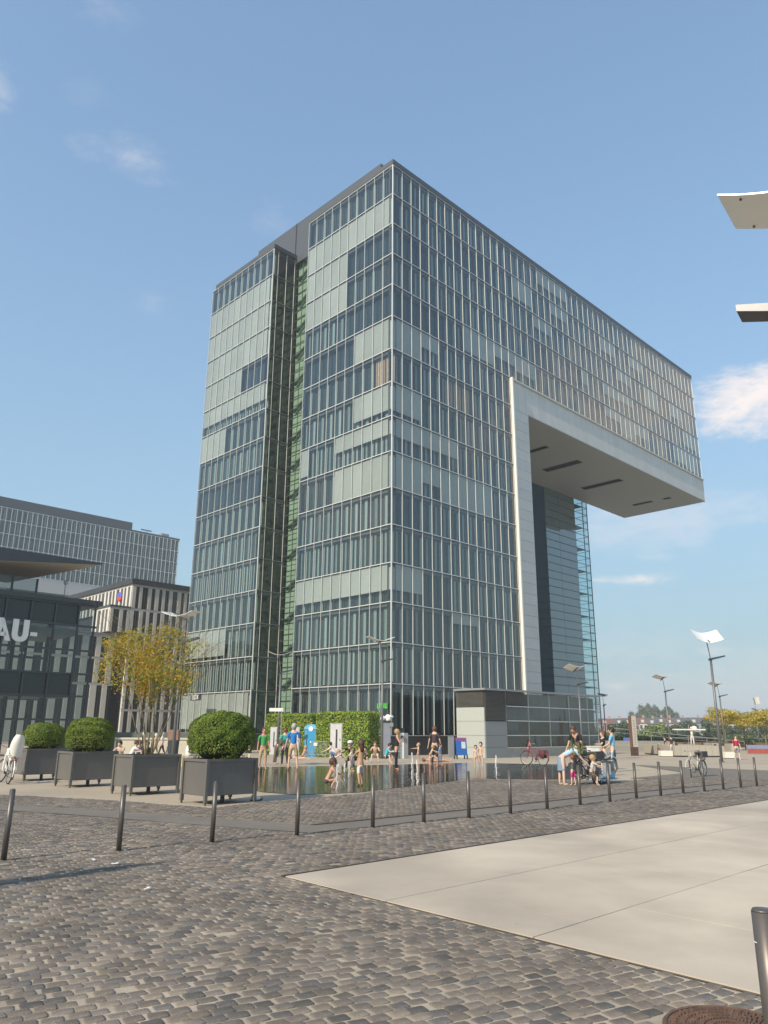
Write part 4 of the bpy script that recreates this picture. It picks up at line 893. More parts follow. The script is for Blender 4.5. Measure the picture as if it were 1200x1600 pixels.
# ------------------------------------------------------------------ lamp posts
M_mir = mat('reflector_white', (.80, .80, .76), .35, .1, var=.03)
def lamp_proto():
    t = thing('lamp_post', 'x', 'street lamp', (0, 0, 0)); pole = mat('lamp_pole_grey', (.16, .165, .17), .45, .4)
    MB().tube((0, 0, -.5), (0, 0, 6.0), .085, .07, 12).obj('pole', pole, t, smooth=True); MB().tube((0, 0, 0), (0, 0, .04), .17, .17, 14).obj('base_plate', pole, t)
    MB().tube((0, 0, 6.0), (-.16, 0, 7.25), .032, .028, 8).obj('upper_rod', pole, t)
    mb = MB(); mb.add([(-.08, -.12, 5.95), (-.08, .12, 5.95), (.9, .15, 6.2), (.9, -.15, 6.2), (-.08, -.12, 6.08), (-.08, .12, 6.08), (.9, .15, 6.28), (.9, -.15, 6.28)], [(3,2,1,0),(4,5,6,7),(0,1,5,4),(1,2,6,5),(2,3,7,6),(3,0,4,7)])
    mb.obj('spotlight', mat('spotlight_housing', (.07, .075, .085), .35, .4), t)
    def plate(sx):
        mb = MB(); n = 6; v = []; W = .86; D = 1.0
        for lay in (0, .018):
            for i in range(n+1):
                u = i/n; x = sx*W*u; z = 7.32+.26*u**1.6+lay
                for y in (-D/2, D/2): v.append((x-.16, y, z+y*.16))
        m = 2*(n+1); f = []
        for i in range(n):
            a = 2*i; f += [(a, a+1, a+3, a+2), (m+a, m+a+2, m+a+3, m+a+1), (a, a+2, m+a+2, m+a), (a+1, m+a+1, m+a+3, a+3)]
        f += [(0, m, m+1, 1), (2*n, 2*n+1, m+2*n+1, m+2*n)]; return mb.add(v, f)
    for sx in (1, -1):
        o = plate(sx).obj('reflector', M_mir, t); bm = bmesh.new(); bm.from_mesh(o.data); bmesh.ops.recalc_face_normals(bm, faces=bm.faces); bm.to_mesh(o.data); bm.free()
        fx = MB()
        for u, y in ((.15, -.4), (.15, .4), (.75, -.4), (.75, .4)): fx.tube((sx*.86*u-.16, y, 7.30+.26*u**1.6+y*.16), (sx*.86*u-.16, y, 7.322+.26*u**1.6+y*.16), .014, n=6)
        fx.obj('fixings', mat('rusty_bolt', (.2, .12, .07), .7), o)
    MB().box(-.2, -.12, -.45, .45, 7.24, 7.31).obj('bracket', pole, t)
    return t
LP = [((598, 995), 51.2, 15, 'lamp post with a grey sail reflector before the corner of the big building'), ((440, 1018), 61.7, 12, 'lamp post with a sail reflector before the green recess of the building'), ((288, 955), 33.0, -15, 'nearest whole lamp post, rising right behind the yellow tree'),
      ((902, 1040), 58.5, 20, 'lamp post with a sunlit reflector standing beyond the pavilion'), ((1106, 990), 45.5, 8, 'tall lamp post with two bright white wings on the right'), ((1037, 1055), 72, 10, 'lamp post with a single pale wing beside the far trees'),
      ((1122, 1066), 85, 5, 'thin distant lamp post just right of the tall double winged one'), ((1178, 1092), 118, 90, 'far thin lamp post without a visible wing above the yellow trees'), ((942, 1084), 112, 60, 'small distant lamp post behind the lift tower'),]
lp0 = lamp_proto()
for i, ((px, py), Y, az, lb) in enumerate(LP):
    t = lp0 if i == 0 else copy_tree(lp0); P = at(px, py, Y); t['label'] = lb; t['group'] = 'winged street lamps'
    g = gz(P.y) if Y < 100 else -1.2; hgt = P.z-g; t.location = (P.x, P.y, g); t.scale = (hgt/7.6,)*3; t.rotation_euler = (0, 0, R(az))
    tl = {4: 34, 5: -20, 3: -25, 6: -20, 0: -6, 1: -6, 2: -4, 7: 75}.get(i, 0); pv = Vector((-.16, 0, 7.3)); Rm = Matrix.Rotation(R(tl), 4, 'X')
    for ch in t.children:
        if ch.name.startswith(('reflector', 'bracket')): ch.matrix_local = Matrix.Translation(pv) @ Rm @ Matrix.Translation(-pv)
for (x, y, az, lb) in ((4.62, 7.3, 144, 'overhead lamp whose pale wing and dark spotlight reach in at the right edge'), (-10.35, 2.0, 49.6, 'lamp outside the left edge that throws its long shadow on the cobbles')):
    t = copy_tree(lp0); t.location = (x, y, 0); t.scale = (1, 1, 1); t.rotation_euler = (0, 0, R(az)); t['label'] = lb; t['group'] = 'winged street lamps'
    if y > 5:
        for ch in t.children:
            if ch.name.startswith(('reflector', 'bracket')): ch.rotation_euler = (0, 0, PI); ch.location = (-.32, 0, 0)
            if ch.name.startswith('spotlight'): ch.scale = (.8, 1, 1)
    else:
        pv = Vector((-.16, 0, 7.3))
        for ch in t.children:
            if ch.name.startswith(('reflector', 'bracket')): ch.matrix_local = Matrix.Translation(pv) @ Matrix.Rotation(R(78), 4, 'X') @ Matrix.Translation(-pv)

# ------------------------------------------------------------------ ivy covered cabins, toilet, barrier, kiosk column
def ivy_block(a, b, depth, h, doors, label, side_right=True):
    A = at(*a[:2], a[2]); B = at(*b[:2], b[2]); A.z = gz(A.y); B.z = gz(B.y); d = (B-A); d.z = 0; L = d.length; e = d.normalized(); rz = math.atan2(e.y, e.x); z = min(A.z, B.z)
    t = thing('ivy_covered_cabin', label, 'cabin', (A.x, A.y, z), rz, 'ivy covered cabins')
    MB().box(.06, L-.06, .06, depth, -.2, h-.08).obj('cabin_wall', mat('cabin_wall', (.03, .05, .02), .9), t)
    P = []; N = []
    def patch(o, ux, uz, n_, lx, lz, cnt):
        a_, b_ = RNG.random(cnt)*lx, RNG.random(cnt)*lz; p = np.array(o)+a_[:, None]*np.array(ux)+b_[:, None]*np.array(uz)+np.array(n_)*(RNG.normal(.02, .05, cnt)+.05*np.sin(a_*5)*np.sin(b_*6))[:, None]
        P.append(p); N.append(np.tile(n_, (cnt, 1))+RNG.normal(0, .55, (cnt, 3)))
    k = 330
    patch((0, 0, 0), (1, 0, 0), (0, 0, 1), (0, -1, 0), L, h, int(L*h*k)); patch((L, 0, 0), (0, 1, 0), (0, 0, 1), (1, 0, 0), depth, h, int(depth*h*k)); patch((0, 0, 0), (0, 1, 0), (0, 0, 1), (-1, 0, 0), depth, h, int(depth*h*k)); patch((0, 0, h), (1, 0, 0), (0, 1, 0), (0, 0, 1), L, depth, int(L*depth*k*.4))
    P = np.concatenate(P); N = np.concatenate(N)
    for (dx, wd, dh) in doors: m = ~((P[:, 0] > dx) & (P[:, 0] < dx+wd) & (P[:, 2] < dh) & (P[:, 1] < .3)); P, N = P[m], N[m]
    mi = RNG.choice(3, len(P), p=[.5, .33, .17])
    inst('ivy', leaf_mesh('ivy', P, N, .105, [L_ivy, L_ivy2, L_ivy3], mi, .85), t)
    for (dx, wd, dh) in doors:
        gm = mat('grey_door', (.42, .43, .44), .5, var=.02)
        dd = MB().box(dx, dx+wd, -.09, .07, 0, dh).obj('door', gm, t); MB().box(dx+.06, dx+wd-.06, -.12, -.092, .06, dh-.1).obj('door_leaf', mat('pale_grey_door', (.50, .51, .53), .5), dd)
        MB().box(dx+wd*.48, dx+wd*.62, -.135, -.122, dh*.28, dh*.82).obj('door_window', M_dark, dd); MB().box(dx+wd*.8, dx+wd*.86, -.15, -.122, dh*.5, dh*.54).obj('handle', M_dark, dd)
    return t, L
sc1 = 69/1189
ivy_block((414, 1178.5, 66), (486, 1179, 65), 2.2, 3.25, [(.42, .65, 2.25), (2.35, .65, 2.25)], 'left ivy covered cabin with two narrow grey doors')
ivy_block((493, 1180, 61), (575, 1186.5, 59), 1.9, 3.30, [(1.3, 1.05, 2.5)], 'right ivy covered cabin with one pale grey door')
def toilet():
    P = G(488, 1183); P = Vector((at(489.5, 1183, 62.5).x, 62.5, gz(62.5))); t = thing('portable_toilet', 'bright blue portable toilet between the two ivy cabins', 'portable toilet', tuple(P), -.35); bl = mat('toilet_blue', (.03, .27, .52), .45, var=.04)
    MB().box(-.55, .55, -.55, .55, 0, 2.05).obj('cabin', bl, t)
    mb = MB(); n = 8; v = []
    for y in (-.6, .6):
        for i in range(n+1): a = PI*i/n; v.append((.6*math.cos(a), y, 2.07+.38*math.sin(a)))
    m = n+1; mb.add(v, [tuple(range(m)), tuple(range(2*m-1, m-1, -1))]+[(i, m+i, m+i+1, i+1) for i in range(n)]+[(0, n, m+n, m)]); o = mb.obj('roof', mat('toilet_roof', (.12, .42, .68), .5), t)
    MB().box(-.40, .40, -.59, -.555, .1, 2.0).obj('door', bl, t); MB().box(-.44, -.40, -.60, -.56, .05, 2.04).box(.40, .44, -.60, -.56, .05, 2.04).obj('door_frame', M_alud, t)
    MB().tube((.0, -.60, 2.1), (.0, -.615, 2.1), .19, n=14).obj('round_emblem', M_white, t)
toilet()
def barrier():
    P = at(484, 1183, 57.0); t = thing('crowd_barrier', 'silver crowd control barrier leaning before the blue toilet', 'barrier', (P.x, 57.0, gz(57)), .12); L = 1.42*57/50; L = (507-484)/1189*57+.1; m = mat('galvanised_tube', (.48, .50, .50), .4, .6)
    MB().path([(0, 0, .22), (0, 0, 1.05), (.05, 0, 1.12), (L-.05, 0, 1.12), (L, 0, 1.05), (L, 0, .22), (0, 0, .22)], .022, 6).obj('frame', m, t)
    for i in range(1, 13): MB().tube((L*i/13, 0, .22), (L*i/13, 0, 1.12), .012, n=5).obj('bar', m, t)
    for x in (.15, L-.15): MB().path([(x, -.3, 0), (x, 0, .22), (x, .3, 0)], .018, 5).obj('foot', m, t)
    MB().box(L*.2, L*.42, -.03, -.02, .82, 1.05).obj('white_notice', M_white, t)
barrier()
def column_box():
    P = at(604, 1180, 56.0); t = thing('grey_service_box', 'tall blue grey service box beside the right ivy cabin', 'service box', (P.x-.32, 56, gz(56)), .12)
    g = mat('bluish_grey_panel', (.20, .22, .27), .5, var=.04); MB().box(0, .62, 0, .6, 0, 2.45).obj('cabinet', g, t); MB().box(.05, .57, -.012, -.002, .08, 2.38).obj('door', mat('bluish_grey_door', (.24, .26, .31), .5), t)
    MB().box(-.02, .66, -.05, .62, 2.46, 2.54).obj('lid', M_dark, t); MB().box(.5, .78, -.12, .1, 2.15, 2.42).obj('meter_case', M_alud, t)
    P2 = (P.x-.25, 56.1, gz(56)+2.54); t2 = thing('white_bundle', 'crumpled white bundle lying on top of the grey service box', 'bundle', P2, .1)
    mb = MB(); random.seed(5)
    for i in range(7): mb.ball((random.uniform(0, .62), random.uniform(.1, .5), .12+random.uniform(0, .2)), .2, .18, random.uniform(.1, .2), 8, 6)
    mb.obj('sheeting', M_white, t2, smooth=True)
column_box()
def small_posts():
    P = at(629, 1180, 57); t = thing('intercom_pillar', 'white intercom pillar behind the woman in black', 'pillar', (P.x-.16, 57, gz(57)), .3)
    MB().box(0, .28, 0, .45, 0, 1.75).obj('pillar_face', mat('bright_white', (.8, .8, .78), .5), t); MB().box(.285, .6, .02, .44, 0, 1.75).obj('pillar_body', M_alud, t); MB().box(.03, .25, -.02, 0, 1.35, 1.55).obj('intercom', M_dark, t); MB().box(.1, .35, .1, .35, 1.755, 2.1).obj('lamp_cap', M_dark, t)
    P = at(722, 1184, 55); t = thing('pavement_sign', 'blue and purple pavement sign board leaning by the white pavilion wall', 'sign', (P.x-.45, 55, gz(55)), .3)
    MB().box(-.35, .02, .25, .5, .1, 1.5).obj('grey_cabinet', M_alud, t)
    for s_, r in ((0, .14), (.5, -.14)):
        M = Matrix.Translation((0, s_, 0)) @ Matrix.Rotation(-r, 4, 'X'); MB().box(.1, .9, -.02, .02, .25, 1.35, M=M).obj('board', mat('poster_blue', (.025, .12, .42), .4), t); MB().box(.1, .9, -.025, .025, 1.22, 1.42, M=M).obj('board_top', mat('poster_purple', (.25, .08, .24), .4), t); MB().box(.08, .16, -.03, .03, 0, .3, M=M).obj('leg', M_dark, t); MB().box(.84, .92, -.03, .03, 0, .3, M=M).obj('leg', M_dark, t)
    M = Matrix.Rotation(-.14, 4, 'X'); MB().box(.5, .8, -.03, -.026, .7, 1.15, M=M).obj('pale_poster', mat('poster_pale', (.55, .62, .62), .5), t)
    # plain white direction sign on its post
    P = at(422, 1109, 60); t = thing('direction_sign', 'narrow white direction sign high above the left ivy cabin', 'sign', (P.x+.9, 60, gz(60)), 0)
    MB().tube((0, 0, 0), (0, 0, 3.5), .04).obj('post', M_alud, t); MB().box(-.95, .1, -.03, .03, P.z-gz(60)-.12, P.z-gz(60)+.13).obj('sign_board', M_white, t)
    # dark sign on the wing of the building
    P = at(298, 1089, 84.5); t = thing('dark_fascia_sign', 'dark sign with white letters fixed low on the left end of the big building', 'sign', (P.x, P.y, P.z), math.atan2(-.7121, .7021))
    MB().box(0, 3.2, -.02, .1, -.62, .5).obj('sign_board', mat('sign_black', (.025, .03, .035), .5), t)
    mb = MB(); f = [(0, 0, .12, .8), (.45, 0, .57, .8), (0, 0, .57, .1), (.75, 0, .87, .8), (1.2, 0, 1.32, .8), (.75, 0, 1.32, .12), (.75, .68, 1.32, .8)]
    for (a, b, c, d) in f: mb.box(.5+a, .5+c, -.04, -.021, -.45+b, -.45+d)
    t.scale = (.62, .62, .62)
    for s_ in (1, -1):
        M = Matrix.Translation((2.25, 0, -.05)) @ Matrix.Rotation(s_*.55, 4, 'Y'); mb.box(-.06, .06, -.04 if s_ > 0 else -.042, -.021, -.44, .44, M=M)
    mb.obj('lettering', M_white, t)
    # green letters behind the glass at the corner
    P = at(599, 1107, 67.0); t = thing('green_window_lettering', 'small bright green lettering inside the corner window', 'sign', (P.x, P.y+.0, P.z), math.atan2(-.7121, .7021)+PI*0)
    gm = mat('bright_green_letter', (.10, .62, .06), .5); w_ = .085; x = 0; cq = [[(0, 0, w_, .42), (w_, 0, .24, w_)], [(0, 0, w_, .42), (.18, 0, .18+w_, .42), (w_, .34, .18, .42)], [(0, 0, w_, .42), (.16, 0, .16+w_, .42), (w_, .15, .16, .25)], [(0, 0, w_, .42), (w_, 0, .22, w_), (.2, 0, .28, .42)]]
    P = gw(-.14, 1.2, 0); t.location = (P.x, P.y, at(600, 1107, 66.5).z); t.rotation_euler = (0, 0, math.atan2(-E2.y, -E2.x))
    for k, L_ in enumerate(cq):
        mb = MB()
        for (a, b, c, d) in L_: mb.box(a, c, -.02, .01, b, d)
        mb.obj('letter', gm, t, loc=(k*.31-.3, 0, 0))
small_posts()

# ------------------------------------------------------------------ right hand side: stele, benches, walls, railing, banners
def right_side():
    sw = mat('pale_stele', (.50, .47, .41), .7, var=.08, scale=2); P = G(997, 1181); t = thing('stele', 'tall pale upright stele with a rusty foot and one brown edge', 'stele', (P.x-.35, P.y, P.z), .25); H_ = at(993, 1119, P.y).z-P.z
    MB().box(0, .46, 0, .3, .75, H_).obj('slab', sw, t); MB().box(-.12, -.005, -.01, .31, .74, H_).obj('rust_edge', mat('rust', (.16, .08, .05), .8, var=.2), t); MB().box(-.12, .46, -.02, .32, -.05, .73).obj('foot', mat('dark_rust', (.08, .045, .035), .8, var=.2), t)
    mb = MB()
    for i in range(16):
        z = .95+i*(H_-1.2)/16; mb.box(.12+.03*(i % 3), .34-.03*(i % 2), -.008, -.001, z, z+.05)
    tag(mb.obj('faded_writing', mat('faded_ink', (.25, .25, .24), .8), t), kind='stuff')
    wb = mat('white_bench', (.72, .70, .63), .7, var=.05)
    def bench(px0, px1, py, h, label):
        A = G(px0, py); B = at(px1, py, A.y); t = thing('block_bench', label, 'bench', (A.x, A.y, A.z), 0, 'white block benches'); L = B.x-A.x; MB().box(0, L, 0, .6, 0.05, h).obj('seat_block', wb, t); MB().box(.05, L-.05, .05, .55, 0, .05).obj('plinth', M_dark, t)
    bench(1033, 1052, 1182.5, .50, 'white block bench beside the man in dark shirt'); bench(1134, 1149, 1185.5, .52, 'white block bench by the man in the red shirt'); bench(963, 975, 1170, .4, 'small white block bench right behind the couple by the bicycles')
    A = G(1057, 1183); B = at(1135, 1183, A.y); t = thing('low_wall', 'long low stone wall running between the two white benches', 'wall', (A.x, A.y+.2, A.z), 0); st = mat('beige_stone', (.40, .37, .31), .8, var=.06, rnd=.04)
    L = B.x-A.x
    for i in range(8): MB().box(L*i/8+.006, L*(i+1)/8-.006, 0, 8, .12, .92).obj('stone_block', st, t)
    MB().box(.02, L-.02, .05, 7.9, 0, .12).obj('shadow_gap', M_dark, t)
    # the same wall goes on to the right behind the red shirt
    A = G(1134, 1178); t = thing('stone_cube', 'tall grey stone block behind the right white bench', 'wall', (A.x, A.y+3, A.z-.05), 0); MB().box(0, .95, 0, 2, 0, 1.0).obj('block', mat('grey_stone', (.33, .33, .31), .8), t); MB().box(1.9, 2.3, 0, 1.5, 0, .95).obj('end_block', st, t)
    # steps and dark rails near the river, left of the stele
    A = G(935, 1181); t = thing('terrace_steps', 'low terrace steps of grey stone in the middle distance', 'steps', (A.x-4, 84, -.5), 0)
    for i in range(4): MB().box(0, 18.5, 2.2*i, 2.2*i+2.2, 0, .28+.26*i).obj('step', mat('step_stone', (.30, .285, .25), .8, var=.05, rnd=.08), t)
    t = thing('river_railing', 'thin steel railing sloping down beside the far steps', 'railing', (at(962, 1180, 92).x, 92, .2), 0); m = M_alud
    MB().tube((0, 0, 1.75), (15, 0, .35), .05).tube((0, 0, 1.3), (15, 0, 0), .025).obj('handrail', m, t)
    for i in range(8): MB().tube((15*i/7, 0, -.9), (15*i/7, 0, 1.75-1.4*i/7), .04).obj('post', m, t)
    t2 = MB().box(0, 1.6, 0, .06, 0, 1.1).obj('blue_banner', mat('banner_blue', (.10, .15, .45), .7)); t2.location = (at(975, 1165, 91).x, 91, at(975, 1168, 91).z); tag(t2, 'small blue banner hanging on the far railing', 'banner')
    A = at(1168, 1176, 78); t = thing('sponsor_banner', 'long red and blue barrier banner at the right edge', 'banner', (A.x, 78, gz(78)), 0)
    for i in range(3): MB().box(7*i+.05, 7*i+6.9, 0, .05, .05, .50).obj('red_panel', mat('banner_red', (.36, .085, .07), .7), t); MB().box(7*i+.05, 7*i+6.9, .01, .06, .51, .85).obj('blue_panel', mat('banner_grey_blue', (.22, .27, .42), .7), t); MB().tube((7*i, 0, 0), (7*i, 0, .9), .05).obj('post', M_alud, t)
    A = at(1045, 1166, 95); t = thing('promenade_fence', 'rusty brown fence line along the river behind the benches', 'fence', (A.x, 95, -.5), 0)
    MB().box(0, 26, 0, .06, .35, .9).obj('rail_panel', mat('brown_rail', (.17, .11, .06), .8), t); 
    for i in range(14): MB().box(2*i-.04, 2*i+.04, -.05, 0, 0, 1.4).obj('post', M_dark, t)
    MB().tube((0, 0, 1.4), (26, 0, 1.4), .04).obj('handrail', M_alud, t)
right_side()
def left_wall():
    A = at(178, 1168, 62); t = thing('parapet_wall', 'sunlit pale wall with a dark railing behind the yellow tree', 'wall', (A.x, 62, gz(62)), .12); m = mat('cream_wall', (.60, .55, .44), .8, var=.05, rnd=.04); L = 5.6
    for i in range(4): MB().box(L*i/4, L*(i+1)/4-.01, 0, .3, 0, 1.35).obj('wall_block', m, t)
    MB().box(-6, L+.5, .6, .9, .2, 1.75).obj('upper_ledge', mat('dull_green_grey', (.12, .14, .12), .8), t)
    t = thing('leaning_railing', 'dark railing with leaning flat posts before the cream wall', 'railing', (A.x+.4, 60.6, gz(60.6)), .12)
    MB().box(-.1, 6.2, -.03, .03, 1.14, 1.2).obj('handrail', M_dark, t)
    for i in range(5): MB().box(.2+1.35*i, .32+1.35*i, -.03, .03, 0, 1.14).obj('post', M_dark, t)
    A = at(316, 1170, 52); P = at(323, 1180, 50); 
    A = at(241+8, 1178, 46)
    t = thing('waste_bin', 'dark waste bin with a brown lid behind the lamp post', 'waste bin', (at(325-54, 1180, 47).x-.05, 47, 0), 0); MB().tube((0, 0, .05), (0, 0, .95), .3, .34, 14).obj('bin_body', mat('bin_dark', (.03, .04, .05), .5), t); MB().box(-.3, .3, -.25, .25, .96, 1.55).obj('bin_hood', mat('bin_brown', (.24, .14, .11), .7), t); MB().tube((0, 0, 0), (0, 0, .05), .2).obj('foot', M_dark, t)
left_wall()
def litter():
    P = G(399, 1251); t = thing('white_shoe', 'small white shoe left lying by the near planter', 'shoe', tuple(P), .4)
    MB().ball((0, 0, .05), .13, .055, .05, 10, 6).ball((-.05, 0, .08), .07, .05, .05, 8, 5).obj('upper', M_white, t, smooth=True); MB().box(-.12, .12, -.05, .05, .0, .02).obj('sole', M_dark, t)
    t = tag(MB().ball((0, 0, .03), .05, .04, .03, 8, 5).obj('brown_shoe', mat('brown_leather', (.22, .10, .06), .6)), 'tiny brown shoe beside the white shoe', 'shoe'); t.location = P+Vector((.12, .08, 0))
    for i, (px, py) in enumerate([(178, 1353), (230, 1393), (147, 1347)]):
        P = G(px, py); mb = MB(); mb.box(-.035, .035, -.012, .018, 0, .006).box(.02, .05, .0, .03, .002, .012); o = mb.obj('paper_scrap', M_white, None, loc=(P.x, P.y, .026), rz=i)
        tag(o, ['longest pale paper scrap on the cobbles left of centre', 'round pale scrap below the other two on the cobbles', 'small pale scrap left of the longest one'][i], 'litter', 'paper scraps')
litter()

# ------------------------------------------------------------------ fountain jets
def jets():
    m = bpy.data.materials.new('spray'); m.use_nodes = True; nt = m.node_tree; nt.nodes.clear(); out = nt.nodes.new('ShaderNodeOutputMaterial'); mx = nt.nodes.new('ShaderNodeMixShader'); tr = nt.nodes.new('ShaderNodeBsdfTransparent'); df = nt.nodes.new('ShaderNodeBsdfDiffuse'); df.inputs[0].default_value = (.9, .92, .92, 1); mx.inputs[0].default_value = .42
    nt.links.new(tr.outputs[0], mx.inputs[1]); nt.links.new(df.outputs[0], mx.inputs[2]); nt.links.new(mx.outputs[0], out.inputs[0])
    J = [((644, 1221), 40, 'thin water jet at the left of the toddler with the outstretched arm'), ((652, 1228), 36, 'nearer water jet right under the toddler'), ((776, 1217), 33, 'lone water jet to the right of the two small children'), ((526, 1234), 36, 'left jet of the pair right of the crouching child'), ((538, 1230), 32, 'right jet of the pair right of the crouching child'), ((903, 1206), 12, 'short jet bubbling near the red bicycle'), ((545, 1214), 22, 'faint jet in front of the group at the water edge')]
    for (px, py), hp, lb in J:
        P = G(px, py); h = hp*P.y/1189; t = thing('water_jet', lb, 'fountain jet', (P.x, P.y, .012), 0, 'fountain jets in the shallow water'); mb = MB()
        for i in range(16):
            z = h*(i/16)**.8; r = .012+.016*random.random(); mb.ball((random.gauss(0, .010), random.gauss(0, .010), z), r, r, h/15, 6, 4)
        mb.obj('column', m, t); mb = MB()
        for i in range(14): a = random.uniform(0, 6.28); q = random.uniform(.03, .16); mb.ball((q*math.cos(a), q*math.sin(a), random.uniform(.01, h*.5)), .009, .009, .014, 5, 4)
        tag(mb.obj('droplets', m, t), kind='stuff')
jets()

# ------------------------------------------------------------------ bicycles
M_tyre = mat('tyre_rubber', (.02, .02, .02), .7); M_chr = mat('chrome', (.38, .38, .38), .5, .5, var=.02)
def bicycle(label, P, rz, col, extras=(), lean=.06, scale=1.0, steer=0):
    t = thing('bicycle', label, 'bicycle', tuple(P), rz, 'bicycles'); t.rotation_euler = (lean, 0, rz); t.scale = (scale,)*3; fm = mat('bike_paint_%d_%d_%d' % tuple(int(c*99) for c in col), col, .35, .1, var=.02)
    fm.name = 'bicycle_paint'
    r = .34
    def wheel(x, a):
        mb = MB(); mb.ring((0, 0, 0), r-.015, .02, 'y', 26, 6); w = mb.obj('wheel', M_tyre, t, smooth=True); w.location = (x, 0, r); w.rotation_euler = (0, 0, a)
        m2 = MB(); m2.ring((0, 0, 0), r-.045, .011, 'y', 26, 5); m2.obj('rim', M_chr, w); m3 = MB()
        for i in range(14): b = 2*PI*i/14; m3.tube((0, .012*(-1)**i, 0), ((r-.05)*math.cos(b), 0, (r-.05)*math.sin(b)), .0028, n=3)
        m3.tube((0, -.04, 0), (0, .04, 0), .022, n=8); m3.obj('spokes', M_chr, w)
    wheel(-.53, 0); wheel(.54, steer)
    mb = MB(); bb = (-.08, 0, .30); st = (-.22, 0, .80); hd = (.36, 0, .86); hd2 = (.39, 0, .70)
    mb.tube(bb, st, .018).tube(bb, hd2, .02).tube((-.19, 0, .66), hd, .016).tube(hd, hd2, .02)
    for s_ in (-1, 1):
        mb.tube(bb, (-.53, .05*s_, r), .010).tube((-.20, 0, .72), (-.53, .05*s_, r), .009)
    mb.obj('frame', fm, t, smooth=True)
    mb = MB()
    for s_ in (-1, 1): mb.tube((.40, .02*s_, .68), (.54, .055*s_, r), .011)
    mb.tube((.36, 0, .84), (.345, 0, .99), .014); mb.obj('fork', fm, t)
    MB().path([(.22, -.29, 1.03), (.33, -.22, 1.06), (.36, 0, 1.0), (.33, .22, 1.06), (.22, .29, 1.03)], .012, 6).obj('handlebar', M_chr, t); MB().tube((.16, -.30, 1.02), (.25, -.28, 1.035), .018).tube((.16, .30, 1.02), (.25, .28, 1.035), .018).obj('grips', M_dark, t)
    mb = MB(); mb.ball((-.28, 0, .93), .13, .085, .035, 10, 6).ball((-.17, 0, .93), .09, .03, .025, 8, 5); mb.obj('saddle', M_dark, t, smooth=True); MB().tube(st, (-.245, 0, .92), .013).obj('seat_post', M_chr, t)
    mb = MB()
    for c_, a0, a1 in ((-.53, R(20), R(200)), (.54, R(10), R(150))): mb.ring((c_, 0, r), r+.035, .016, 'y', 12, 4, a0=a0, a1=a1)
    mb.obj('mudguards', fm, t)
    mb = MB(); mb.tube((-.08, -.07, .3), (-.08, .07, .3), .035, n=8).ring((-.08, -.05, .3), .09, .007, 'y', 16, 4).tube((-.08, -.07, .3), (.04, -.08, .18), .009).tube((-.08, .07, .3), (-.2, .08, .42), .009).box(0, .08, -.15, -.08, .17, .19).box(-.24, -.16, .08, .15, .41, .43).tube((-.12, -.045, .37), (-.53, -.045, .38), .006, n=4); mb.obj('crank_and_pedals', M_dark, t)
    mb = MB()
    for s_ in (-1, 1): mb.tube((-.25, .06*s_, .73), (-.78, .06*s_, .73), .007, n=5).tube((-.74, .06*s_, .73), (-.53, .06*s_, r), .006, n=5)
    for i in range(5): mb.tube((-.35-.1*i, -.06, .73), (-.35-.1*i, .06, .73), .005, n=4)
    mb.obj('luggage_rack', M_dark if 'darkrack' in extras else M_chr, t); MB().tube((.42, 0, .80), (.48, 0, .80), .04, .05, 8).obj('headlight', M_chr, t); MB().box(-.82, -.79, -.03, .03, .66, .71).obj('rear_light', mat('rear_red', (.5, .02, .02), .3), t)
    if 'seat' in extras:
        wp = mat('white_plastic', (.80, .79, .76), .35); mb = MB(); n = 10; v = []
        for lay in (0, 1):
            for j in range(7):
                z = .78+.62*j/6; hw = (.14, .17, .185, .185, .175, .15, .10)[j]; x = -.62-.05*j/6*3-.03*lay
                for i in range(n+1):
                    a = -1+2*i/n; v.append((x+.13*abs(a)**2.2*(1-lay*.1), a*hw*(1+.06*lay), z))
        m = 7*(n+1); f = []
        for j in range(6):
            for i in range(n):
                a = j*(n+1)+i; f += [(a, a+1, a+n+2, a+n+1), (m+a, m+a+n+1, m+a+n+2, m+a+1)]
        for i in range(n): f += [(i, m+i, m+i+1, i+1), (6*(n+1)+i, 6*(n+1)+i+1, m+6*(n+1)+i+1, m+6*(n+1)+i)]
        mb.add(v, f).box(-.62, -.36, -.15, .15, .78, .83).box(-.6, -.3, -.18, -.15, .8, 1.0).box(-.6, -.3, .15, .18, .8, 1.0); mb.obj('child_seat', wp, t, smooth=False)
        for s_ in (-1, 1): MB().box(-.38, -.30, .17*s_-.03, .17*s_+.03, .35, .82).obj('footrest', wp, t)
    if 'basket' in extras:
        bk = mat('dark_basket', (.07, .065, .06), .7)
        mb = MB(); mb.box(-.78, -.36, -.17, -.15, .76, 1.0).box(-.78, -.36, .15, .17, .76, 1.0).box(-.80, -.78, -.17, .17, .76, 1.0).box(-.36, -.34, -.17, .17, .76, 1.0).box(-.78, -.36, -.15, .15, .75, .77); mb.obj('rear_basket', bk, t)
    if 'bags' in extras:
        for s_ in (-1, 1): MB().ball((-.55, .14*s_, .55), .20, .07, .19, 10, 7).obj('pannier', mat('dark_red_bag', (.10, .02, .03), .7), t)
    if 'front' in extras:
        mb = MB(); mb.ball((.52, 0, .98), .2, .17, .14, 9, 6); mb.obj('front_basket', mat('wicker', (.30, .20, .11), .8), t)
        rd = random.Random(4); mb = MB()
        for i in range(60):
            c = Vector((.48+rd.gauss(0, .12), rd.gauss(0, .12), 1.10+rd.gauss(0, .08))); mb.ball(c, .035, .02, .05, 5, 4)
        tag(mb.obj('bunch_of_greens', leafmat('fresh_green', (.20, .27, .09)), t), kind='stuff')
    return t
A = at(2, 1222, 23.9); A = G(22, 1222)
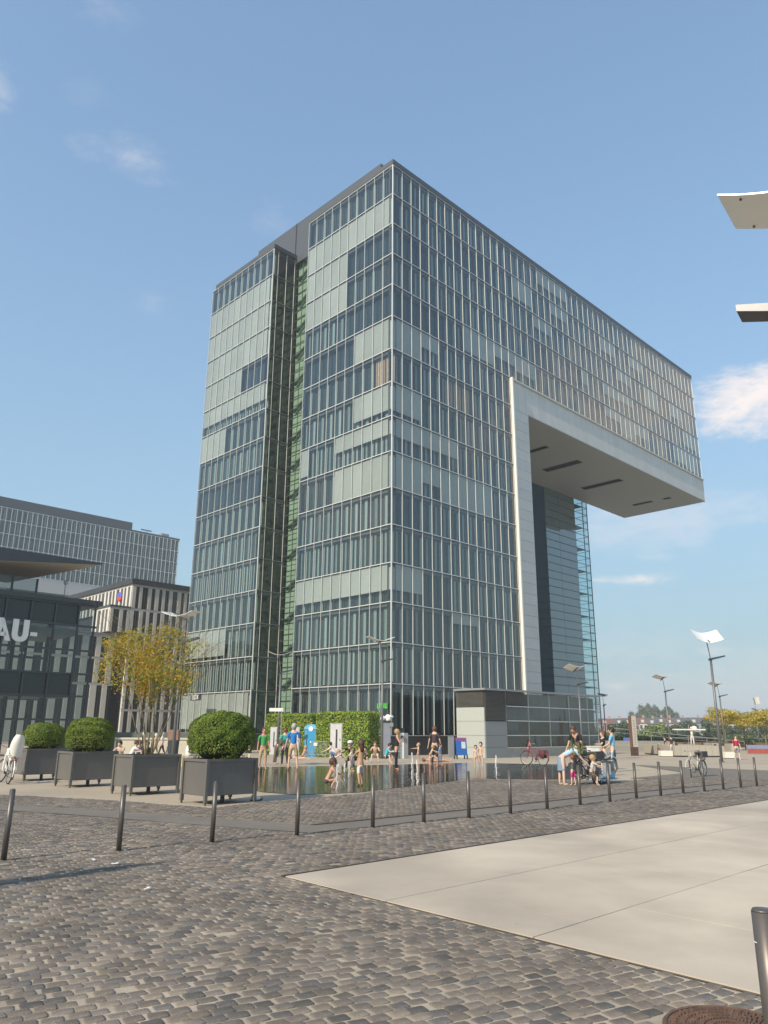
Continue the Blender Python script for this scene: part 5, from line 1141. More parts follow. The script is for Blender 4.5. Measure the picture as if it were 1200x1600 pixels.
bicycle('white bicycle with a white child seat at the far left', (A.x-.10, A.y-.5, 0), R(128), (.75, .73, .68), ('seat', 'darkrack'), .10, 1.02, .25)
A = G(836, 1196); bicycle('dark red bicycle with bags standing in the shallow water by the pavilion', (A.x, A.y, gz(A.y)), R(128), (.35, .02, .035), ('bags', 'darkrack'), .05, .98, .3)
A = G(1087, 1214); bicycle('pale parked bicycle with a rear crate standing alone on the cobbles', (A.x, A.y-.2, 0), R(222), (.62, .60, .52), ('basket', 'darkrack'), .05, .92, .5)
A = G(915, 1226); bicycle('bicycle loaded with greens and a basket behind the small girl', (A.x+.12, A.y+.1, 0), R(222), (.05, .05, .055), ('front', 'basket'), .04, 1.0, .7)
A = G(1029, 1181); bicycle('bicycle parked next to the white block bench', (A.x, A.y, A.z), R(75), (.1, .1, .1), (), .04, 1.0)
A = G(940, 1215); bicycle('silver bicycle behind the child trailer', (A.x+.2, A.y+1.2, 0), R(10), (.5, .5, .5), ('basket',), .04, 1.0, .4)
def trailer():
    A = G(940, 1226); t = thing('child_trailer', 'blue and white two wheeled child trailer parked by the bicycles', 'bicycle trailer', (A.x+.1, A.y+.35, 0), .75); t.scale = (.82, .82, .82); bl = mat('pale_blue_fabric', (.22, .42, .55), .7); gy = mat('taupe_fabric', (.25, .21, .18), .8)
    for x in (-.62, .55):
        w_ = MB().ring((x*.0, 0, 0), .25, .02, 'y', 20, 5).obj('wheel', M_tyre, t); w_.location = (x+.15, -.05 if x < 0 else .30, .27); MB().ring((0, 0, 0), .22, .008, 'y', 20, 4).tube((0, -.03, 0), (0, .03, 0), .02).obj('rim', M_chr, w_)
    mb = MB(); pr = [(-.55, .22), (.55, .22), (.62, .45), (.42, .86), (-.38, .90), (-.60, .5)]; v = [(x, y, z) for y in (-.28, .28) for x, z in pr]; n = 6
    mb.add(v, [tuple(range(n)), tuple(range(2*n-1, n-1, -1))]+[(i, n+i, n+(i+1) % n, (i+1) % n) for i in range(n)]); mb.obj('body', gy, t)
    MB().box(-.5, .5, -.31, -.285, .24, .48).obj('blue_panel', bl, t); MB().box(-.62, .66, -.30, .30, .16, .21).obj('chassis', bl, t); MB().box(-.45, .42, -.3, .3, .905, .95).obj('folded_hood', M_dark, t); MB().box(-.42, -.12, -.33, -.30, .30, .8).box(.0, .2, -.33, -.30, .35, .75).obj('window_flap', M_white, t)
    MB().path([(.55, -.1, .3), (.78, -.1, 1.25)], .02).obj('push_bar', M_alu, t); MB().path([(-.55, 0, .25), (-1.0, 0, .35)], .02).obj('tow_bar', M_alu, t)
    A = G(925, 1222)
    t = thing('white_crate', 'white plastic crate on the luggage behind the trailer', 'crate', (A.x+.4, A.y+1.2, .88), .2); MB().box(-.14, .2, -.15, .15, 0, .22).obj('box', M_white, t); MB().box(-.16, .22, -.17, .17, .22, .25).obj('rim', M_white, t)
trailer()

# ------------------------------------------------------------------ people
SK = []                                              # (object, extra geometry) finished in one go at the end
def skin_obj(name, V, E, Rr, m, parent, extra=None, sub=1):
    me = bpy.data.meshes.new(name); me.from_pydata([tuple(v) for v in V], E, []); me.materials.append(m); o = inst(name, me, parent)
    o.modifiers.new('skin', 'SKIN'); sd = me.skin_vertices[0].data
    for i, r in enumerate(Rr):
        r = r if isinstance(r, tuple) else (r, r); sd[i].radius = r; sd[i].use_root = (i == 0)
    s = o.modifiers.new('sub', 'SUBSURF'); s.levels = s.render_levels = sub; SK.append((o, extra)); return o
def D_(flex, ab, side): return Vector((math.sin(ab)*side, math.sin(flex)*math.cos(ab), -math.cos(flex)*math.cos(ab)))
HAIR = {'brown': (.07, .035, .02), 'dark': (.018, .013, .012), 'blond': (.42, .27, .13), 'grey': (.38, .36, .34), 'red': (.16, .06, .03), 'white': (.65, .64, .62)}
def person(label, pos, H=1.75, yaw=0, shirt=None, legs=None, legtype='long', hair='brown', hairlong=False, pose=None, skin=M_skin, child=False, sleeves=True, skirt=None, root_pitch=0, shoes=None, hat=None, bag=None, zoff=0, top='full'):
    p = dict(lean=0, head=0, ls=(.1, .12), rs=(-.1, .12), le=.2, re=.25, lh=(.05, .05), rh=(-.08, .05), lk=.05, rk=.1); p.update(pose or {}); t = thing('person', label, 'person', tuple(pos), yaw)
    bs = .82 if child else 1.0; hd = (.078 if not child else .10)*H; ln = p['lean']; up = Vector((0, math.sin(ln), math.cos(ln)))
    hip = .50*H if not child else .45*H; pel = Vector((0, 0, hip)); sh_h = .315*H; chest = pel+up*(sh_h*.72); neck0 = pel+up*sh_h; hu = Vector((0, math.sin(ln*.6+p['head']), math.cos(ln*.6+p['head']))); neck = neck0+hu*(.05*H); headc = neck+hu*(hd*.78)
    shw = .105*H*bs*1.05; hpw = .052*H
    V = [pel, pel+up*(.1*H), chest, neck0, neck, neck+hu*(hd*.5)]; E = [(0, 1), (1, 2), (2, 3), (3, 4), (4, 5)]; k = H/1.75
    Rr = [(.125*k, .10*k), (.108*k, .085*k), (.125*k, .095*k), (.065*k, .06*k), .052*k, .045*k]
    J = {}; rad = {'ua': .043*k, 'el': .035*k, 'wr': .024*k, 'kn': .052*k, 'an': .034*k, 'th': .078*k}
    for side, a, e in ((-1, 'ls', 'le'), (1, 'rs', 're')):
        s0 = neck0+Vector((shw*side, 0, 0))-up*(.025*H); d = D_(p[a][0], p[a][1], side); d2 = D_(p[a][0]+p[e], p[a][1]*(.4 if p[e] > .6 else 1), side)
        el = s0+d*(.17*H); wr = el+d2*(.145*H); pm = wr+d2*(.045*H); i = len(V)
        V += [s0, el, wr, pm]; E += [(3, i), (i, i+1), (i+1, i+2), (i+2, i+3)]; Rr += [.052*k, rad['el'], rad['wr'], (.030*k, .016*k)]
        cr = Vector((1, 0, 0)); fw = d2
        for f_, (off, ln_) in enumerate(((-.024, .036), (-.009, .042), (.008, .040), (.023, .032))):
            q = pm+cr*(off*k)+fw*(ln_*.5*k*1.3); q2 = q+fw*(ln_*k*.8)+Vector((0, 0, -.006)); V += [q, q2]; j = len(V); E += [(i+3, j-2), (j-2, j-1)]; Rr += [.0085*k, .007*k]
        q = wr+cr*(-side*.03*k)+fw*(.03*k); V += [q, q+fw*(.03*k)+cr*(-side*.008*k)]; j = len(V); E += [(i+2, j-2), (j-2, j-1)]; Rr += [.010*k, .008*k]
        J[side] = (s0, el, wr)
    for side, a, kn in ((-1, 'lh', 'lk'), (1, 'rh', 'rk')):
        h0 = pel+Vector((hpw*side, 0, -.01*H)); d = D_(p[a][0], p[a][1], side); d2 = D_(p[a][0]-p[kn], p[a][1]*.6, side); tl = (hip-.04*H)*.52; sl_ = (hip-.04*H)*.48
        kne = h0+d*tl; an = kne+d2*sl_; ft = Vector((0, 1, 0)) if abs(d2.z) > .5 else Vector((0, .5, .85)); heel = an+Vector((0, -.02*H, -.022*H)) if abs(d2.z) > .5 else an; toe = an+ft*(.095*H)+Vector((0, 0, -.025*H if abs(d2.z) > .5 else 0))
        i = len(V); V += [h0, h0.lerp(kne, .5), kne, kne.lerp(an, .4), an, toe]; E += [(0, i), (i, i+1), (i+1, i+2), (i+2, i+3), (i+3, i+4), (i+4, i+5)]; Rr += [.085*k*bs, .072*k*bs, rad['kn'], .05*k*bs, rad['an'], (.038*k, .022*k)]; J[side*10] = (h0, kne, an, toe)
    RM = Matrix.Rotation(root_pitch, 4, 'X'); V = [RM @ v for v in V]; zmin = min(v.z-((r if not isinstance(r, tuple) else min(r))*.8) for v, r in zip(V, Rr)); off = Vector((0, 0, -zmin+zoff)); V = [v+off for v in V]
    tr = lambda q: RM @ q+off
    # head with nose, ears, eyes and mouth
    ex = MB(); rot = Matrix.Translation(tr(headc)) @ RM @ Matrix.Rotation(-(ln*.6+p['head']), 4, 'X')
    ex.ball((0, 0, 0), hd*.70, hd*.86, hd*1.0, 14, 10, 0, rot); ex.ball((0, hd*.86, -.06*hd), .12*hd, .16*hd, .2*hd, 6, 5, 0, rot); ex.ball((hd*.70, 0, 0), .10*hd, .16*hd, .22*hd, 6, 5, 0, rot); ex.ball((-hd*.70, 0, 0), .10*hd, .16*hd, .22*hd, 6, 5, 0, rot); ex.ball((0, hd*.42, -.62*hd), .36*hd, .36*hd, .3*hd, 8, 6, 0, rot)
    skin_obj('body', V, E, Rr, skin, t, ex, 1)
    ey = MB(); 
    for s_ in (-1, 1): ey.ball((s_*.26*hd, .74*hd, .06*hd), .085*hd, .06*hd, .055*hd, 6, 4, 0, rot)
    ey.obj('eyes', mat('eye_dark', (.03, .02, .015), .3), t); ey = MB(); ey.ball((0, .80*hd, -.42*hd), .2*hd, .06*hd, .04*hd, 6, 4, 0, rot); ey.obj('mouth', mat('lip', (.40, .13, .10), .5), t)
    hm = mat('hair_'+hair, HAIR[hair], .6, var=.2, scale=40); hb = MB(); hb.ball((0, -.12*hd, .16*hd), hd*.80, hd*.92, hd*.98, 14, 9, 0, rot)
    hv = [v for v in hb.v]; hb.f = [f for f in hb.f if not all((rot.inverted() @ Vector(hv[i])).y > .42*hd and (rot.inverted() @ Vector(hv[i])).z < .55*hd for i in f) and not all((rot.inverted() @ Vector(hv[i])).z < -.45*hd for i in f)]; hb.m = [0]*len(hb.f)
    if hairlong: hb.ball((0, -.62*hd, -.55*hd), hd*.62, hd*.36, hd*1.15, 10, 7, 0, rot)
    hb.obj('hair', hm, t, smooth=True)
    if hat: hh = MB(); hh.ball((0, -.05*hd, .35*hd), hd*.86, hd*.98, hd*.75, 12, 7, 0, rot); hh.ball((0, .85*hd, .35*hd), .5*hd, .5*hd, .07*hd, 10, 4, 0, rot); hh.obj('cap', mat('cloth_%s' % hat[0], hat[1], .8), t, smooth=True)
    if shirt:
        m = mat('cloth_'+shirt[0], shirt[1], .85, var=.10, scale=9, bump=.25, bscale=14); cv = [pel+up*(.03*H), pel+up*(.10*H), chest, neck0-up*(.012*H)]; ce = [(0, 1), (1, 2), (2, 3)]; cr_ = [(.138*k*bs**.3, .115*k), (.125*k, .10*k), (.140*k, .108*k), (.075*k, .068*k)]
        for side in (-1, 1):
            s0, el, wr = J[side]; i = len(cv); cv += [s0]; ce += [(3, i)]; cr_ += [.064*k if sleeves else .05*k]
            if sleeves: cv += [s0.lerp(el, .72) if sleeves is True else el, ]; ce += [(i, i+1)]; cr_ += [.058*k]
            if sleeves == 'long': cv += [wr]; ce += [(i+1, i+2)]; cr_ += [.036*k]
        if top == 'bikini': cv, ce, cr_ = [chest-up*(.02*H), chest+up*(.045*H)], [(0, 1)], [(.133*k, .104*k), (.128*k, .10*k)]
        skin_obj('shirt' if top == 'full' else 'swim_top', [tr(v) for v in cv], ce, cr_, m, t)
    if legs:
        m = mat('cloth_'+legs[0], legs[1], .85, var=.12, scale=9, bump=.25, bscale=14); cv = [pel+up*(.045*H), pel]; ce = [(0, 1)]; cr_ = [(.125*k, .105*k), (.142*k, .118*k)]
        f = {'long': 1, 'short': .0, 'brief': -.5}[legtype]
        for side in (-1, 1):
            h0, kne, an, toe = J[side*10]; i = len(cv); cv += [h0]; ce += [(1, i)]; cr_ += [.094*k*bs]
            if f >= 0: cv += [h0.lerp(kne, .92)]; ce += [(i, i+1)]; cr_ += [.072*k]
            else: cv += [h0.lerp(kne, .28)]; ce += [(i, i+1)]; cr_ += [.086*k*bs]
            if f == 1: cv += [an]; ce += [(i+1, i+2)]; cr_ += [.052*k]
        skin_obj('trousers' if f == 1 else 'shorts', [tr(v) for v in cv], ce, cr_, m, t)
    if skirt:
        mb = MB(); n = 16; v = []; lv = [(pel+up*(.04*H), .105, .085), (pel, .14, .115), (pel.lerp(J[-10][1].lerp(J[10][1], .5), .6), .16, .125), (pel.lerp(J[-10][1].lerp(J[10][1], .5), skirt[2]), .18, .14)]
        for (c, rx, ry) in lv:
            for i in range(n): a = 2*PI*i/n; q = 1+.05*math.cos(5*a); v.append(tuple(tr(c+Vector((rx*k*math.cos(a)*q, ry*k*math.sin(a)*q, 0)))))
        f = [(j*n+i, j*n+(i+1) % n, (j+1)*n+(i+1) % n, (j+1)*n+i) for j in range(3) for i in range(n)]; mb.add(v, f); mb.obj('skirt', mat('cloth_'+skirt[0], skirt[1], .85, var=.12, scale=8), t, smooth=True)
    if shoes:
        for side in (-1, 1):
            h0, kne, an, toe = J[side*10]; c = tr(an.lerp(toe, .45)); MB().ball((c.x, c.y, max(.035*k, c.z-.01)), .042*k, .105*k, .038*k, 10, 6).obj('shoe', mat('shoe_'+shoes[0], shoes[1], .7), t, smooth=True)
    if bag: q = tr(neck0.lerp(pel, .45))+Vector((0, -.16*k, 0)); MB().box(q.x-.15, q.x+.15, q.y-.09, q.y+.06, q.z-.2, q.z+.2).obj('rucksack', mat('cloth_'+bag[0], bag[1], .85), t)
    return t
def Gp(px, py, hp, z=None):
    """ground point under picture point and the body height in metres that shows hp pixels tall"""
    P = G(px, py); P.z = gz(P.y); return P, hp*P.y*1.0/1178
STAND = {}; N_ = 'naked'
BEND = dict(lean=1.35, head=.2, ls=(1.0, .15), rs=(.9, .15), le=.2, re=.2, lh=(.05, .06), rh=(-.1, .06), lk=.05, rk=.05)
SQUAT = dict(lean=.75, head=-.2, ls=(1.0, .1), rs=(1.2, .1), le=.3, re=.1, lh=(2.0, .15), rh=(1.85, .15), lk=2.45, rk=2.4)
SIT = dict(lean=-.12, head=.1, ls=(-.4, .25), rs=(-.3, .25), le=.1, re=.2, lh=(1.45, .2), rh=(1.35, .25), lk=.25, rk=.1)
SITUP = dict(lean=.45, head=.1, ls=(1.1, .15), rs=(1.1, .15), le=.5, re=.5, lh=(2.0, .15), rh=(1.9, .2), lk=1.9, rk=1.7)
P, h = Gp(457, 1203.5, 69); person('man in bright blue shirt and tan shorts seen from behind at the water edge', P, 1.86, R(12), ('bright_blue', (.02, .20, .60)), ('tan', (.42, .30, .17)), 'short', 'grey', pose=dict(ls=(.1, .2), rs=(.1, .2), le=.25, re=.3, lh=(.05, .12), rh=(-.02, .14)), skin=M_skinp)
P, h = Gp(410, 1202, 62); person('curly haired person in green shirt and beige shorts by the water', P, 1.68, R(-160), ('green', (.05, .33, .10)), ('beige', (.50, .38, .24)), 'short', 'brown', True, skin=M_skin)
P, h = Gp(389, 1196, 40); person('small blond child in pale clothes just right of the near clipped shrub', P, 1.22, R(-70), ('pale_cream', (.58, .55, .45)), ('pale_cream2', (.55, .5, .4)), 'long', 'blond', child=True, skin=M_skinp)
P, h = Gp(430, 1194, 50); person('woman in dark brown top bending forward among the standing group', P, 1.62, R(-80), ('dark_brown', (.07, .05, .045)), ('taupe', (.14, .11, .09)), 'long', 'red', pose=dict(BEND, lean=1.05), skin=M_skinp, sleeves=False)
P, h = Gp(444, 1196, 55); person('person in turquoise shirt and dark trousers half hidden by the man in blue', P, 1.68, R(30), ('turquoise', (.03, .38, .36)), ('navy', (.02, .02, .03)), 'long', 'red', skin=M_skinp)
P, h = Gp(472, 1187, 20); person('bare child sitting up on the paving right of the man in blue', P, 1.15, R(-60), None, ('swim_brown', (.2, .12, .08)), 'brief', 'blond', child=True, pose=SITUP)
P, h = Gp(484, 1188, 20); person('child lying on the paving before the blue toilet', P, 1.2, R(-80), None, ('swim_pink', (.5, .25, .22)), 'brief', 'red', child=True, pose=dict(lh=(.5, .1), lk=.9, rh=(.3, .1), rk=.6), root_pitch=R(80), skin=M_skinp)
P, h = Gp(525, 1186, 26); person('person in white shirt and jeans squatting before the pale grey door', P, 1.68, R(70), ('off_white', (.62, .60, .55)), ('denim', (.10, .16, .28)), 'long', 'dark', pose=SQUAT, skin=M_skinp)
P, h = Gp(509, 1232, 34); person('bare backed child squatting in the water with one arm stretched out', P, 1.28, R(-75), None, ('dark_swim', (.05, .06, .08)), 'brief', 'brown', child=True, pose=dict(SQUAT, rs=(.75, .1), re=-.1, lean=.5))
P, h = Gp(563, 1228.5, 66); person('long haired child in white swim shorts walking on the water', P, 1.36, R(30), None, ('white_swim', (.68, .62, .6)), 'short', 'brown', True, child=True, pose=dict(rs=(1.0, .1), ls=(.9, .1), le=.7, re=.9, lh=(-.15, .05), lk=.15, rh=(.35, .05), rk=.5))
P, h = Gp(553, 1203, 46); person('mother in black with a white cap crouching behind the walking child', P, 1.66, R(150), ('black', (.02, .02, .022)), ('black2', (.025, .025, .028)), 'long', 'dark', pose=dict(SQUAT, lean=.6, lh=(1.6, .2), lk=1.7, rh=(1.5, .2), rk=1.7), hat=('cap_white', (.7, .7, .68)), skin=M_skinp)
P, h = Gp(541, 1202, 34); person('small child with bent back at the left of the crouching mother', P, .98, R(90), ('striped_pale', (.5, .42, .36)), ('grey_shorts', (.3, .3, .3)), 'brief', 'blond', child=True, pose=dict(BEND, lean=.95), skin=M_skinp)
P, h = Gp(549, 1205, 40); person('toddler in white beside the crouching mother', P, .95, R(-120), ('white_tee', (.68, .67, .64)), ('white_pants', (.6, .6, .58)), 'short', 'brown', child=True, skin=M_skinp)
P, h = Gp(573, 1192, 22); person('child in dark clothes sitting right of the walking child', P, 1.2, R(160), ('dark_grey', (.05, .05, .055)), ('dark_grey2', (.06, .05, .05)), 'short', 'dark', child=True, pose=SITUP, skin=M_skinp)
P, h = Gp(586, 1191, 30); person('long haired woman in bikini top sitting on the ground left of the lamp post', P, 1.6, R(180), ('dark_top', (.05, .03, .04)), ('pale_wrap', (.6, .5, .46)), 'short', 'red', True, pose=SITUP, skin=M_skinp, top='bikini')
P, h = Gp(602, 1192, 28); person('person in turquoise top sitting right of the lamp post', P, 1.5, R(-120), ('turquoise2', (.05, .48, .50)), ('dark_shorts', (.04, .03, .04)), 'short', 'dark', pose=SITUP, skin=M_skinp)
P, h = Gp(619, 1203, 57); person('woman in tight black trousers standing with one hand on her hip', P, 1.66, R(-95), ('black_top', (.02, .02, .02)), ('black_leggings', (.018, .018, .02)), 'long', 'blond', pose=dict(lean=.12, head=-.15, ls=(-.5, .7), le=1.5, rs=(.5, .4), re=2.1, lh=(0, .04), rh=(.0, .03), lk=.0, rk=.05), sleeves=False)
P, h = Gp(654, 1194, 30); person('pale toddler in white pants holding an arm out over a jet', P, 1.02, R(90), None, ('white_nappy', (.72, .7, .66)), 'brief', 'blond', child=True, pose=dict(rs=(1.5, .1), ls=(.2, .2), re=0), skin=M_skinp)
P, h = Gp(672, 1196, 30); person('toddler leaning forward with both arms out beside the man in purple grey shirt', P, .98, R(-90), None, ('pale_nappy', (.7, .62, .52)), 'brief', 'blond', child=True, pose=dict(lean=.4, rs=(1.2, .1), ls=(1.0, .1)), skin=M_skinp)
P, h = Gp(679.5, 1195, 53); person('man in purple grey shirt and black trousers seen from behind', P, 1.80, R(-8), ('plum_grey', (.07, .045, .055)), ('black3', (.03, .03, .035)), 'long', 'red', pose=dict(ls=(.05, .22), rs=(.1, .2)), skin=M_skinp)
P, h = Gp(688, 1195, 32); person('small child in a blue dress at the side of the man in plum', P, 1.0, R(-120), ('pale_blue', (.20, .32, .55)), None, 'short', 'brown', child=True, skin=M_skinp, skirt=('pale_blue', (.20, .32, .55), .9))
P, h = Gp(683, 1197, 20); person('crawling baby at the feet of the man in plum', P, .8, R(100), None, ('baby_pants', (.6, .5, .42)), 'brief', 'blond', child=True, pose=dict(BEND, lean=1.2), skin=M_skinp)
P, h = Gp(705, 1191, 10); person('bare legged person lying flat on the paving behind the pool', P, 1.55, R(-88), ('salmon', (.5, .22, .16)), ('salmon2', (.45, .2, .14)), 'brief', 'red', root_pitch=R(84), pose=dict(lh=(.1, .05), rh=(.25, .05), rk=.4))
P, h = Gp(744, 1199, 32); person('shorter of the two bare small children in front of the white wall', P, .98, R(175), None, ('tan_swim', (.45, .28, .2)), 'brief', 'dark', child=True, skin=M_skinp)
P, h = Gp(752, 1199, 35); person('taller of the two bare small children in front of the white wall', P, 1.12, R(160), None, ('tan_swim2', (.5, .32, .24)), 'brief', 'dark', child=True, skin=M_skinp)
P, h = Gp(879, 1227, 58); person('woman in pale blue top and denim skirt bending down to the girl', P, 1.66, R(-75), ('washed_blue', (.42, .55, .68)), None, 'long', 'brown', pose=dict(BEND, lean=1.12, ls=(.75, .1), rs=(.6, .1), lh=(0, .1), rh=(0, .1)), skirt=('denim_blue', (.17, .26, .38), .95), shoes=('sandal', (.5, .4, .3)), skin=M_skinp)
P, h = Gp(904, 1214, 74); person('tall man in black shirt looking down behind the bending woman', P, 1.86, R(140), ('black4', (.012, .014, .018)), ('charcoal', (.03, .03, .035)), 'long', 'brown', pose=dict(head=.55, lean=.12, ls=(.3, .15), rs=(.35, .1), le=.5, re=.3))
P, h = Gp(896, 1227.5, 40); person('small girl in grey top and bright pink trousers held by the woman', P, .92, R(40), ('grey_top', (.12, .11, .12)), ('hot_pink', (.60, .03, .22)), 'short', 'red', child=True, pose=dict(ls=(.9, .2), rs=(.5, .2)), skin=M_skinp)
P, h = Gp(924, 1227, 34); person('child in a white and grey shirt squatting by the trailer', P, 1.05, R(-90), ('pale_print', (.5, .5, .5)), ('brown_shorts', (.12, .08, .06)), 'short', 'blond', child=True, pose=dict(SQUAT, lean=.3, lh=(1.2, .2), lk=1.3, rh=(1.0, .2), rk=1.2), skin=M_skinp)
P, h = Gp(945, 1203, 50); person('person in black top behind the bicycles facing the man in light blue', P, 1.62, R(100), ('black5', (.015, .015, .018)), ('dark_jeans', (.04, .05, .08)), 'long', 'red', pose=dict(ls=(.7, .1), le=.9), skin=M_skinp)
P, h = Gp(960, 1206, 56); person('man in light blue shirt and jeans standing right of the trailer', P, 1.78, R(60), ('light_blue', (.20, .48, .68)), ('blue_jeans', (.10, .17, .28)), 'long', 'dark', pose=dict(rs=(.2, .15), re=.7, ls=(.3, .1), le=.8), skin=M_skinp)
P, h = Gp(871, 1172, 30)
P, h = Gp(1051, 1182.5, 35); person('man in dark shirt and light jeans standing at the left white bench', P, 1.80, R(30), ('slate', (.05, .05, .06)), ('light_jeans', (.30, .40, .46)), 'long', 'dark', skin=M_skinp)
P, h = Gp(1064, 1182, 20); person('person in black sitting hunched next to the man at the bench', P, 1.7, R(60), ('black6', (.02, .018, .018)), ('dark_red_shorts', (.22, .08, .06)), 'short', 'dark', pose=SITUP)
P, h = Gp(1041, 1180, 28); person('person in black and white behind the left white bench', P, 1.6, R(90), ('dark_mixed', (.06, .05, .05)), ('dark_mixed2', (.08, .07, .06)), 'long', 'dark', skin=M_skinp)
P, h = Gp(1120, 1180, 16); person('distant person in dark clothes sitting left of the tall lamp post', P, 1.5, R(-90), ('dark7', (.04, .035, .03)), ('dark8', (.04, .04, .04)), 'long', 'red', pose=SIT, zoff=.3)
P, h = Gp(1153, 1187, 36); person('man in red shirt and grey shorts walking at the right', P, 1.80, R(170), ('crimson', (.40, .02, .06)), ('grey_denim', (.18, .22, .26)), 'short', 'brown', pose=dict(lh=(.25, .05), rh=(-.2, .05), rk=.2), skin=M_skinp, bag=('navy_bag', (.03, .04, .08)))
q = person('person in white holding a wide white sheet over the far wall', Vector((at(1083, 1168, 79).x, 79, .35)), 1.72, R(180), ('white9', (.75, .75, .73)), ('white10', (.7, .7, .7)), 'long', 'white', pose=dict(ls=(1.2, .9), rs=(2.6, .3), le=.4, re=.1), skin=M_skinp)
o = MB().box(-1.9, 1.2, -.3, .3, 0, .12).ball((.2, 0, .2), .3, .25, .22).obj('white_awning', M_white); o.location = (at(1083, 1145, 79).x, 79.1, at(1083, 1141, 79).z); tag(o, 'white flat sheet held high above the far wall', 'sheet')
# people behind the yellow tree
for px, py, H_, lb, sh, lg, yw in ((253, 1167, 1.75, 'walking person in white shirt and dark trousers on the far path, left one', ('white11', (.72, .72, .7)), ('dark9', (.05, .04, .04)), 90), (264, 1168, 1.7, 'walking person in white shirt and grey trousers right of the other', ('white12', (.7, .7, .68)), ('grey11', (.22, .22, .26)), 80), (243, 1166, 1.65, 'person in beige top walking ahead of the two in white', ('beige5', (.5, .4, .3)), ('beige6', (.45, .38, .3)), -90), (222, 1165, 1.7, 'white haired person in white behind the stems of the yellow tree', ('white14', (.7, .7, .66)), ('tan7', (.4, .3, .22)), 90)):
    P = at(px, py, 58.5); person(lb, (P.x, 58.5, gz(58.5)), H_, R(yw), sh, lg, 'long', 'white' if px in (222, 243) else 'grey', pose=dict(lh=(.3, .03), rh=(-.25, .03), rk=.3), skin=M_skinp)
for px, py, Y_, lb, sh, hr, yw in ((190, 1190, 36, 'dark haired head and shoulders of a person sitting left of the tree stems', ('cream8', (.5, .42, .34)), 'dark', 170), (201, 1190, 37, 'person in white and denim sitting behind the tree planter', ('white15', (.66, .66, .66)), 'brown', -60), (214, 1190, 38, 'person in slate blue leaning back behind the tree stems', ('slate2', (.10, .13, .20)), 'red', 60), (238, 1190, 36, 'dark haired person sitting right of the tree stems', ('black12', (.03, .03, .03)), 'dark', 100)):
    P = at(px, py, Y_); person(lb, (P.x, Y_, 0), 1.68, R(yw), sh, ('denim7', (.15, .2, .3)), 'long', hr, pose=SITUP if px != 214 else SIT, skin=M_skinp)
P = at(249, 1192, 36); person('person in orange lying on the ground right of the tree stems', (P.x, 36, 0), 1.5, R(-90), ('orange9', (.55, .2, .1)), ('orange10', (.5, .25, .15)), 'short', 'dark', root_pitch=R(82))
P = at(287, 1186, 36); t = thing('yellow_bag', 'yellow and white shopping bag left of the near clipped shrub', 'bag', (P.x, 36, 0), 0); MB().box(-.18, .18, -.08, .08, 0, .34).obj('pouch', mat('bag_yellow', (.75, .55, .03), .6), t); MB().path([(-.1, 0, .34), (-.06, 0, .55), (.06, 0, .55), (.1, 0, .34)], .012, 5).obj('handle', M_white, t)
o = MB().ball((0, 0, .6), .14, .1, .28).obj('white_bag', M_white); o.location = (P.x+.12, 36.3, 0.05); tag(o, 'white bag standing behind the yellow bag', 'bag')
def finish_people():
    bpy.context.view_layer.update(); dg = bpy.context.evaluated_depsgraph_get(); out = []
    for o, ex in SK: out.append((o, ex, bpy.data.meshes.new_from_object(o.evaluated_get(dg), depsgraph=dg)))
    for o, ex, me in out:
        o.modifiers.clear(); ms = list(o.data.materials)
        if ex is not None:
            bm = bmesh.new(); bm.from_mesh(me); vs = [bm.verts.new(v) for v in ex.v]
            for f in ex.f:
                try: bm.faces.new([vs[i] for i in f])
                except ValueError: pass
            bm.to_mesh(me); bm.free()
        if not len(me.materials):
            for m in ms: me.materials.append(m)
        me.polygons.foreach_set('use_smooth', [True]*len(me.polygons)); o.data = me

# ------------------------------------------------------------------ far bank, trees
def tree(label, x, y, z, h, wd, mats_, mix_, n=900, ls=.5, trunk=.3, cat='tree', group='trees on the far bank', clumps=14, name='leafy_tree', base=.15, thin=False, sq=1.0):
    t = thing(name, label, cat, (x, y, z), 0, group); rd = np.random.default_rng(int(x*13+y*7) % 9999)
    cc = rd.normal(size=(clumps, 3)); cc /= np.linalg.norm(cc, axis=1, keepdims=True); cc *= rd.uniform(.3, .85, (clumps, 1)); idx = rd.integers(0, clumps, n)
    d = rd.normal(size=(n, 3)); d /= np.linalg.norm(d, axis=1, keepdims=True); P = cc[idx]+d*rd.uniform(.22, .42, (n, 1)); ch = h*(1-base)
    P = P*np.array([wd/2, wd/2, ch/2*sq])*.92+np.array([0, 0, h*base+ch/2])
    inst('crown', leaf_mesh('crown', P, d+np.array([0, 0, .3]), ls, mats_, rd.choice(len(mats_), n, p=mix_), .8), t)
    mb = MB(); mb.tube((0, 0, -.5), (0, 0, h*.5), trunk, trunk*.5, 7)
    for i in range(5): a = rd.uniform(0, 6.28); mb.tube((0, 0, h*(.25+.05*i)), (wd*.3*math.cos(a), wd*.3*math.sin(a), h*(.55+.06*i)), trunk*.35, trunk*.12, 5)
    mb.obj('trunk', M_bark, t); return t
